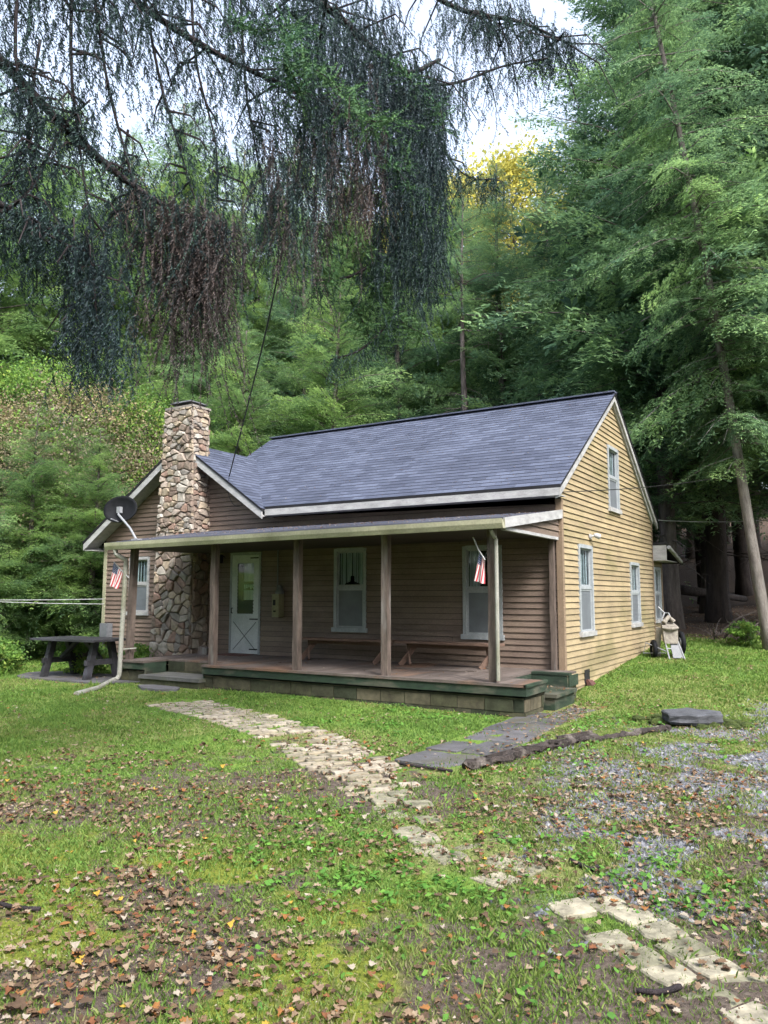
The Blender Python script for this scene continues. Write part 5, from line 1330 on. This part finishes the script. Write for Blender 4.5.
for px_, d_, s_, lb in ((-40, 33, .95, 'pale green hemlock at the far left rising above the tan leaved trees'), (40, 38, 1.05, 'pale green hemlock standing between the far left and the satellite dish'), (118, 34, .92, 'pale green hemlock above the satellite dish'), (168, 40, 1.15, 'pale green hemlock rising behind the left side of the chimney'), (235, 37, 1.1, 'pale green hemlock rising behind the right side of the chimney'), (290, 40, 1.2, 'pale green hemlock behind the black service cable'), (350, 36, 1.05, 'pale green hemlock above the left end of the roof ridge'), (430, 34, 1.0, 'pale green hemlock above the ridge left of the half-bare trunk')):
    plant('soft', px_, d_, s_ * (1.25 if px_ < 200 else 1.12), lb, 'pale hemlocks on the rise behind the cottage')
plant('young', 62, 23.0, .62, 'young hemlock in front of the tan leaved tree left of the satellite dish', 'young hemlocks round the yard')
plant('young', 0, 24.0, .62, 'young hemlock low at the far left in front of the tan leaves', 'young hemlocks round the yard')
plant('full', 100, 36, .78, 'hemlock on the rise behind the tan leaved tree', GR)
plant('full', 10, 37, .80, 'hemlock on the rise at the far left of the photo', GR)
plant('tan', 66, 25.5, 1.15, 'tan and pink leaved small tree left of the chimney', None)
plant('tan', -5, 26, 1.05, 'tan leaved small tree at the left edge of the photo', None)
plant('green', 140, 25.5, .85, 'yellow-green leafy tree left of the chimney behind the young hemlocks', None)
plant('green', 30, 26, .95, 'yellow-green leafy tree above the tan one at the far left', None)
plant('yellow', 520, 44, 1.25, 'tall yellow leaved birch behind the hemlocks right of the hanging spruce', 'yellow birches in the woods')
plant('yellow', 400, 48, 1.15, 'tall yellow leaved birch seen through the hanging spruce branches', 'yellow birches in the woods')
plant('yellow', 165, 47, 1.22, 'yellow leaved birch high behind the chimney at the left', 'yellow birches in the woods')
plant('yellow', 460, 50, 1.3, 'tall yellow leaved birch just right of the hanging curtain above the half-bare trunk', 'yellow birches in the woods')
plant('yellow', 730, 46, .7, 'yellow leaved birch glimpsed low between the right-hand hemlocks', 'yellow birches in the woods')
o = plant('lean', 773, 18.9, .95, 'pale trunk of a hemlock leaning left at the right edge of the lawn', None, rz=1.2)
# lean: tilt the whole tree towards image left
ax = Vector(F0.tolist()); o.rotation_mode = 'QUATERNION'
from mathutils import Quaternion
o.rotation_quaternion = Quaternion(ax, rad(-8.0)) @ Quaternion((0, 0, 1), 1.2)
FAR = 'dark hemlocks filling the shaded woods'
rng = random.Random(21)
for px, d in [(700, 31), (745, 33), (650, 33), (610, 38), (790, 30), (830, 36), (560, 42), (470, 40), (430, 34), (360, 38), (690, 42), (760, 44), (640, 50), (520, 52), (340, 48), (250, 42), (270, 52), (180, 44), (120, 50), (60, 46), (-10, 44), (-60, 34), (-110, 28), (880, 28), (900, 40), (720, 24.5), (860, 22), (-130, 44), (430, 56), (590, 60), (720, 60), (800, 56), (20, 58), (200, 60)]:
    s = rng.uniform(.8, 1.1) * (1.0 if px > 330 else .62)
    plant('dark', px + rng.uniform(-6, 6), d + rng.uniform(-1, 1), s, 'dark hemlock deep in the shaded woods behind the cottage', FAR)
BK = 'hemlocks round the clearing behind the viewer'
for k_, (ang, d) in enumerate(((95, 17), (118, 20), (140, 17), (163, 21), (-170, 18), (-148, 21), (75, 22), (-95, 26), (-75, 24), (-62, 27), (105, 26), (128, 27), (152, 26), (176, 28), (-160, 29), (-120, 30), (-135, 27), (86, 29), (-85, 33), (60, 28))):
    a = rad(ang) + math.atan(0); dx = F0 * math.cos(a) - RT * math.sin(a); p_ = CAM + dx * d
    q_ = copy_tree(T['full']); q_.location = (p_[0], p_[1], gz1(p_[0], p_[1])); q_.rotation_euler = (0, 0, k_ * 1.3); s_ = 1.0 + .1 * (k_ % 3); q_.scale = (s_, s_, s_)
    tag(q_, 'hemlock at the edge of the clearing outside the photo', 'tree', BK)
plant('shrub', 5, 18.6, .5, 'yellow-green leafy shrub at the left edge beyond the picnic table', None, 'shrub')
plant('shrub', 88, 17.1, .55, 'small weedy shrub under the cottage wall behind the picnic table', 'weedy shrubs by the left wall', 'shrub')
plant('shrub', 142, 17.7, .42, 'thin yellowish shrub growing against the left wall beside the porch post', 'weedy shrubs by the left wall', 'shrub')
plant('shrub', 742, 19.5, .4, 'low green bush at the foot of the leaning trunk', None, 'shrub')
plant('shrub', -8, 17.4, .5, 'low pale green shrub at the left edge of the lawn', None, 'shrub')
# fallen trunk in the woods
a = G(680, 25.5); b = G(745, 30); m = MB(); m.tube([(a[0], a[1], a[2] + .9), (b[0], b[1], b[2] + .25)], [.16, .10], 10); tag(m.build('fallen_trunk', M['bark_dark'], None, True), 'fallen tree trunk lying in the shaded woods right of the cottage', 'log')

# brush pile of dead sticks at the wood edge
m = MB(); c = G(742, 20.5); rng = random.Random(4)
for k in range(46):
    a_ = rng.uniform(0, 6.28); e_ = rng.uniform(.1, .9); l = rng.uniform(.5, 1.3); p0 = (c[0] + rng.uniform(-.8, .8), c[1] + rng.uniform(-.6, .6), c[2] + rng.uniform(0, .2))
    m.tube([p0, (p0[0] + math.cos(a_) * l * .5, p0[1] + math.sin(a_) * l * .5, p0[2] + l * e_ * .5), (p0[0] + math.cos(a_) * l, p0[1] + math.sin(a_) * l, p0[2] + l * e_ * .75)], [.02, .014, .005], 4)
tag(m.build('brush_pile', M['bark_grey'], None), 'heap of dead grey branches left of the leaning trunk', 'brush', None, 'stuff')

# ------------------------------------------------------------------ the drooping spruce in the foreground
spruce = thing('drooping_spruce', tuple(G(-420, 6.5)), 0, 'old spruce whose long limbs and dark hanging twigs fill the upper left of the photo', 'tree')
SO = np.array(spruce.location)
class SB(MB):
    def build(s, name, mats, smooth=True):
        s.v = [(a - SO[0], b - SO[1], c - SO[2]) for a, b, c in s.v]; return super().build(name, mats, spruce, smooth)
m = SB(); m.tube([tuple(SO + np.array([0, 0, z])) for z in (-.3, .2, 4, 9, 16)], [.52, .42, .36, .28, .12], 14); m.build('trunk', M['bark_dark'])
rs = np.random.default_rng(77)
STR = []; STM = []; STRN = []
def strand(p, L, mi, w=.009, step=.019, sway=.09, nl=.024, tone=.5):
    """a hanging twig: wavy path straight down, clothed with short needles"""
    n = max(3, int(L / step)); t = np.arange(n) / n
    ph = rs.random(2) * 6; fx = sway * np.sin(t * rs.uniform(1.5, 5) + ph[0]) * t; fy = sway * np.sin(t * rs.uniform(1.5, 5) + ph[1]) * t
    kx = rs.normal(0, .13) * L; ky = rs.normal(0, .13) * L
    c = np.stack([p[0] + fx + kx * t, p[1] + fy + ky * t, p[2] - L * t], -1)
    for q in range(2):
        a = rs.random(n) * 2 * PI; le = nl * rs.uniform(.6, 1.5, n) * (1.1 - .4 * t); dn = rs.uniform(.5, 1.6, n) * le
        e = c + np.stack([np.cos(a) * le, np.sin(a) * le, -dn], -1); b = c + np.stack([-np.sin(a) * w * .35, np.cos(a) * w * .35, -step * .3 * np.ones(n)], -1)
        b2 = c + np.stack([np.sin(a) * w * .35, -np.cos(a) * w * .35, step * .3 * np.ones(n)], -1)
        STR.append(np.stack([b, e, b2], 1)); STM.append(np.full(n, mi)); STRN.append(np.clip(tone + rs.normal(0, .2, n), 0, 1))
    # the twig itself, as a thin ribbon cross
    k = np.arange(0, n - 1, 5); kk = np.minimum(k + 5, n - 1)
    for dx, dy in ((.002, 0), (0, .002)):
        o_ = np.array([dx, dy, 0]); STR.append(np.stack([c[k] - o_, c[k] + o_, c[kk]], 1)); STM.append(np.full(len(k), mi)); STRN.append(np.full(len(k), .2))
TW = []
def bough(pts, r0, r1, name='limb'):
    P = smooth(pts, 8); m = SB(); rr = np.linspace(r0, r1, len(P)); m.tube([tuple(q) for q in P], [float(a * rs.uniform(.88, 1.12)) for a in rr], 8); m.build(name, M['limb_dark']); return np.array(P)
def hang(P, n, L0, L1, mi, spread=.25, dens=1., i0=0., i1=1., tone=.5, **kw):
    """strands hanging from a path P (array) between fractions i0..i1"""
    for k in range(n):
        t = rs.uniform(i0, i1) * (len(P) - 1); i = int(min(t, len(P) - 2)); p = P[i] + (P[i + 1] - P[i]) * (t - i) + rs.normal(0, spread, 3) * np.array([1, 1, .35])
        strand(p, rs.uniform(L0, L1) * rs.uniform(.55, 1.1), mi, tone=tone + rs.normal(0, .12), **kw)
TWM = SB()
def twigs(P, n, l0, l1, cnt=5, i0=0., i1=1., mi=0, dn=.5, tone=.5, sl=(.15, .5)):
    """side branchlets that arch out and down, hung with strands"""
    m = TWM
    for k in range(n):
        t = rs.uniform(i0, i1) * (len(P) - 1); i = int(min(t, len(P) - 2)); p = P[i] + (P[i + 1] - P[i]) * (t - i); l = rs.uniform(l0, l1); a = rs.random() * 2 * PI
        d = np.array([math.cos(a), math.sin(a), 0]); mid = p + d * l * .5 + np.array([0, 0, -l * dn * .25]); e = p + d * l * .75 + np.array([0, 0, -l * dn])
        m.tube([tuple(p), tuple(mid), tuple(e)], [.011, .008, .003], 4, False)
        Q = np.array([p, mid, e]); hang(Q, cnt, sl[0], sl[1], mi, .04, tone=tone)
tr = lambda h: tuple(SO + np.array([0, 0, h]))
A = lambda *q: [at(*v) for v in q]
# A: the big arc
PA = bough([tr(7.4)] + A((-150, -40, 5.8), (-40, 22, 5.8), (0, 60, 5.8), (60, 122, 5.9), (115, 172, 6.0), (160, 203, 6.1), (212, 225, 6.2)), .06, .016)
twigs(PA, 20, .3, .9, 5, .35, 1.)
hang(PA, 70, .1, .4, 0, .08, i0=.35, i1=1.)
hang(PA[-14:], 70, .3, .95, 1, .10, tone=.5); hang(PA[-8:], 170, .7, 1.6, 1, .12, tone=.45); hang(PA[-5:], 40, 1.2, 1.9, 1, .07, tone=.35); hang(PA[-9:], 50, .3, 1.0, 0, .2)          # long brown curtain below its tip
hang(PA[-7:], 60, .5, .9, 0, .16)
# B: lower left limb
PB = bough([tr(5.0)] + A((-120, 150, 5.2), (0, 205, 5.6), (35, 228, 5.8), (72, 226, 6.0)), .045, .012)
twigs(PB, 16, .3, .8, 6, .4, 1.); hang(PB, 60, .2, .6, 0, .12, i0=.45)
PB2 = bough(A((0, 213, 5.6), (30, 190, 5.7), (62, 128, 5.8), (90, 100, 5.9)), .02, .008); hang(PB2, 90, .15, .5, 0, .1); twigs(PB2, 10, .2, .6, 6)
# top limbs crossing above the frame
PT1 = bough([tr(8.6)] + A((-150, -170, 6.), (60, -60, 6.2), (150, 12, 6.4), (225, 58, 6.6), (300, 92, 6.9), (345, 112, 7.1)), .055, .012)
PT2 = bough([tr(9.5)] + A((-100, -260, 6.), (120, -110, 6.4), (260, -30, 6.8), (330, 10, 7.2), (400, 70, 7.6), (440, 60, 7.9)), .07, .02)
PT3 = bough([tr(9.0)] + A((-140, -120, 5.4), (0, -60, 5.6), (90, -35, 5.8), (180, -20, 6.2)), .05, .012)
PT4 = bough([tr(10.5)] + A((0, -320, 6.5), (200, -170, 7.2), (360, -60, 7.8), (450, 5, 8.2), (520, 22, 8.5), (572, 45, 8.7)), .07, .010)
PT5 = bough(A((395, 110, 7.6), (420, 88, 8.0), (460, 82, 8.2), (504, 66, 8.4), (548, 58, 8.6)), .025, .008)
for P_, n_, k_ in ((PT1, 26, 6), (PT2, 40, 7), (PT3, 20, 6), (PT4, 30, 6)): twigs(P_, n_, .4, 1.2, k_, .25, 1.)
hang(PT1, 170, .25, .8, 0, .2, i0=.3); hang(PT2, 260, .3, .9, 0, .25, i0=.4); hang(PT3, 100, .25, .8, 0, .28, i0=.3)
# long hanging branches: vertical cords with curtains
def cord(pts, n, L0, L1, mi=0, spread=.10, tone=.5, r=.014, tw=10):
    P = bough(pts, r, .004, 'hanging_branch'); hang(P, n, L0, L1, mi, spread, tone=tone); twigs(P, tw, .15, .5, 4, mi=mi, tone=tone); return P
cord(A((74, -60, 5.8), (71, 60, 5.8), (80, 150, 5.85), (92, 240, 5.9), (97, 330, 5.95)), 124, .15, .5)
cord(A((86, 230, 5.9), (95, 300, 5.9), (97, 352, 5.9)), 200, .3, .7, 0, .13, tone=.3)
cord(A((143, -10, 6.3), (160, 80, 6.35), (183, 160, 6.4), (200, 215, 6.4)), 93, .15, .45)
cord(A((92, -20, 6.1), (108, 85, 6.1), (130, 170, 6.1), (150, 250, 6.15), (176, 300, 6.2)), 105, .15, .5)
cord(A((20, -60, 5.6), (16, 60, 5.6), (35, 120, 5.65), (10, 190, 5.7)), 105, .2, .6)
cord(A((190, -40, 6.6), (196, 60, 6.6), (215, 140, 6.6), (218, 200, 6.7)), 105, .2, .5)
cord(A((240, -20, 6.9), (246, 90, 6.9), (260, 170, 6.9), (268, 230, 7.)), 117, .25, .6)
cord(A((40, 40, 6.4), (28, 130, 6.4), (40, 210, 6.4), (30, 255, 6.4)), 74, .2, .5)
cord(A((128, 130, 6.9), (120, 200, 6.9), (128, 270, 6.9)), 55, .2, .5, tone=.6)
# the dense curtain in the middle
def curtain(x0, x1, y0, y1, d, n, L0, L1, mi, tone=.5, dd=.5, **kw):
    for k in range(n):
        px = rs.uniform(x0, x1); u = (px - (x0 + x1) / 2) / ((x1 - x0) / 2); py = rs.uniform(y0, y1)
        strand(at(px, py, d + rs.normal(0, dd)), rs.uniform(L0, L1) * (1 - .35 * u * u), mi, tone=tone + rs.normal(0, .12), **kw)
curtain(376, 446, 60, 190, 7.8, 420, .8, 1.5, 0, .35)
curtain(372, 446, 190, 270, 7.8, 260, .6, 1.15, 0, .45)
curtain(300, 400, -10, 110, 7.4, 420, .7, 1.3, 0, .4)
curtain(330, 385, 60, 190, 7.2, 150, .5, 1.1, 1, .4)
curtain(255, 335, 110, 200, 6.9, 130, .6, 1.2, 0, .5)
curtain(262, 335, 120, 240, 6.8, 130, .4, .95, 1, .35)
curtain(340, 372, 180, 200, 7.4, 40, .4, .7, 1, .9)
curtain(225, 330, -40, 60, 6.8, 100, .4, 1.0, 0, .5)
curtain(435, 530, -25, 25, 8.2, 150, .2, .7, 0, .6, .3)
curtain(0, 240, -60, 30, 6.0, 130, .2, .8, 0, .5, .7)
curtain(170, 250, 215, 260, 6.3, 90, .4, .9, 1, .3, .2)
curtain(70, 140, 230, 280, 6.4, 70, .2, .6, 0, .4, .3)
# right tip
hang(PT4, 130, .2, .65, 0, .10, i0=.68, i1=1.); hang(PT5, 120, .2, .7, 0, .07); curtain(535, 572, 25, 60, 8.7, 70, .25, .65, 0, .4, .1)
twigs(PT4, 18, .3, .7, 6, .7, 1.); twigs(PT5, 14, .2, .6, 6)
P1 = bough(A((430, 120, 8.0), (450, 160, 8.1), (472, 178, 8.3), (500, 178, 8.5)), .016, .005); hang(P1, 110, .15, .45, 0, .07, tone=.8); twigs(P1, 8, .2, .5, 5, tone=.8)
P2 = bough(A((310, 280, 7.2), (345, 278, 7.3), (372, 262, 7.4), (378, 235, 7.4)), .010, .016); hang(P2, 80, .15, .45, 0, .05, i1=.9, tone=.7)
P3 = bough(A((330, 360, 7.4), (360, 350, 7.4), (388, 325, 7.5)), .008, .014); hang(P3, 60, .15, .4, 0, .05, tone=.8)
# green live tips: flat fans
def fan(pts, r, n, ll=.30, tone=.5):
    P = np.array(smooth(pts, 6)); TWM.tube([tuple(q) for q in P], r * .6, 4, False)
    V = []
    for k in range(n):
        t = rs.random() * (len(P) - 1); i = int(min(t, len(P) - 2)); p = P[i] + (P[i + 1] - P[i]) * (t - i); a = rs.random() * 6.28; l = ll * rs.uniform(.3, 1.0)
        d = np.array([math.cos(a), math.sin(a), rs.uniform(-.55, .05)]); q = np.arange(0, l, .014); b = p + d * q[:, None]; m_ = len(q)
        for s_ in range(2):
            g = rs.normal(0, 1, (m_, 3)); g = g - (g @ d)[:, None] * d / (d @ d); g /= np.linalg.norm(g, axis=1)[:, None]; e = b + (g * .7 + d * .6) * .028; h = np.cross(g, d) * .0055
            STR.append(np.stack([b - h, e, b + h], 1)); STM.append(np.full(m_, 2)); STRN.append(np.clip(tone + rs.normal(0, .25, m_), 0, 1))
fan(A((300, 60, 6.2), (330, 80, 6.1), (365, 118, 6.0), (395, 120, 5.9)), .010, 150)
fan(A((300, 30, 6.2), (285, 55, 6.1), (300, 90, 6.1)), .010, 130, tone=.2)
fan(A((375, 245, 7.6), (380, 290, 7.5), (400, 320, 7.4), (425, 335, 7.3)), .012, 190, .36, tone=.7)
fan(A((350, 300, 7.6), (362, 320, 7.5), (372, 345, 7.5)), .010, 110, .36, tone=.6)
fan(A((230, 20, 6.6), (262, 30, 6.5), (300, 25, 6.5)), .010, 100, .3, tone=.3)
for _k in range(26):
    px = rs.uniform(285, 440); py = rs.uniform(20, 300); d0 = rs.uniform(6.9, 8.0)
    fan(A((px - 22, py - 14, d0), (px, py, d0 - .05), (px + rs.uniform(-5, 25), py + rs.uniform(10, 30), d0 - .1)), .008, 45, .26, tone=rs.uniform(.1, .7))
V = np.concatenate(STR); V = V - SO
tag(TWM.build('twigs', M['limb_dark'], False), kind='stuff')
quads_obj('foliage', V, [M['spruce_needles'], M['spruce_brown'], M['spruce_green']], spruce, np.concatenate(STRN), np.concatenate(STM), nv=3)
print('spruce tris', len(V))

# ------------------------------------------------------------------ light, sky, camera
SUN_EL, SUN_AZ = 47, 122          # azimuth of the sun measured clockwise from +Y
w = bpy.data.worlds.new('World'); bpy.context.scene.world = w; w.use_nodes = True
nt = w.node_tree; bg = nt.nodes['Background']; sky = nt.nodes.new('ShaderNodeTexSky'); sky.sky_type = 'NISHITA'; sky.sun_disc = False
sky.sun_elevation = rad(SUN_EL); sky.sun_rotation = rad(SUN_AZ); sky.air_density = 1.0; sky.dust_density = 3.0; sky.ozone_density = 1.0
hs = nt.nodes.new('ShaderNodeHueSaturation'); hs.inputs['Saturation'].default_value = .58; nt.links.new(sky.outputs[0], hs.inputs['Color'])
nt.links.new(hs.outputs[0], bg.inputs[0]); bg.inputs[1].default_value = .15
ld = bpy.data.lights.new('sun', 'SUN'); ld.energy = 1.3; ld.angle = rad(16); ld.color = (1, .98, .95)
lo = bpy.data.objects.new('sun', ld); COL.objects.link(lo)
e_, a_ = rad(SUN_EL), rad(SUN_AZ); sd = Vector((math.sin(a_) * math.cos(e_), math.cos(a_) * math.cos(e_), math.sin(e_)))
lo.rotation_euler = sd.to_track_quat('Z', 'Y').to_euler(); lo.location = (0, -10, 30)
cd = bpy.data.cameras.new('camera'); co_ = bpy.data.objects.new('camera', cd); COL.objects.link(co_)
cd.sensor_fit = 'VERTICAL'; cd.sensor_height = 24; cd.lens = FOC / 1024 * 24; cd.clip_end = 1000; cd.clip_start = .05
co_.location = tuple(CAM); R3 = Matrix((RT, UP, -FW)).transposed(); co_.rotation_euler = R3.to_euler()
sc_ = bpy.context.scene; sc_.camera = co_
vs = sc_.view_settings; vs.view_transform = 'Standard'; vs.look = 'None'; vs.gamma = 1; vs.use_curve_mapping = False; vs.exposure = 2.1
sc_.render.engine = 'CYCLES'; cy = sc_.cycles; cy.max_bounces = 6; cy.diffuse_bounces = 3; cy.glossy_bounces = 3; cy.transmission_bounces = 4; cy.transparent_max_bounces = 6
cy.use_adaptive_sampling = True; cy.adaptive_threshold = .02; cy.use_denoising = True; cy.caustics_reflective = False; cy.caustics_refractive = False
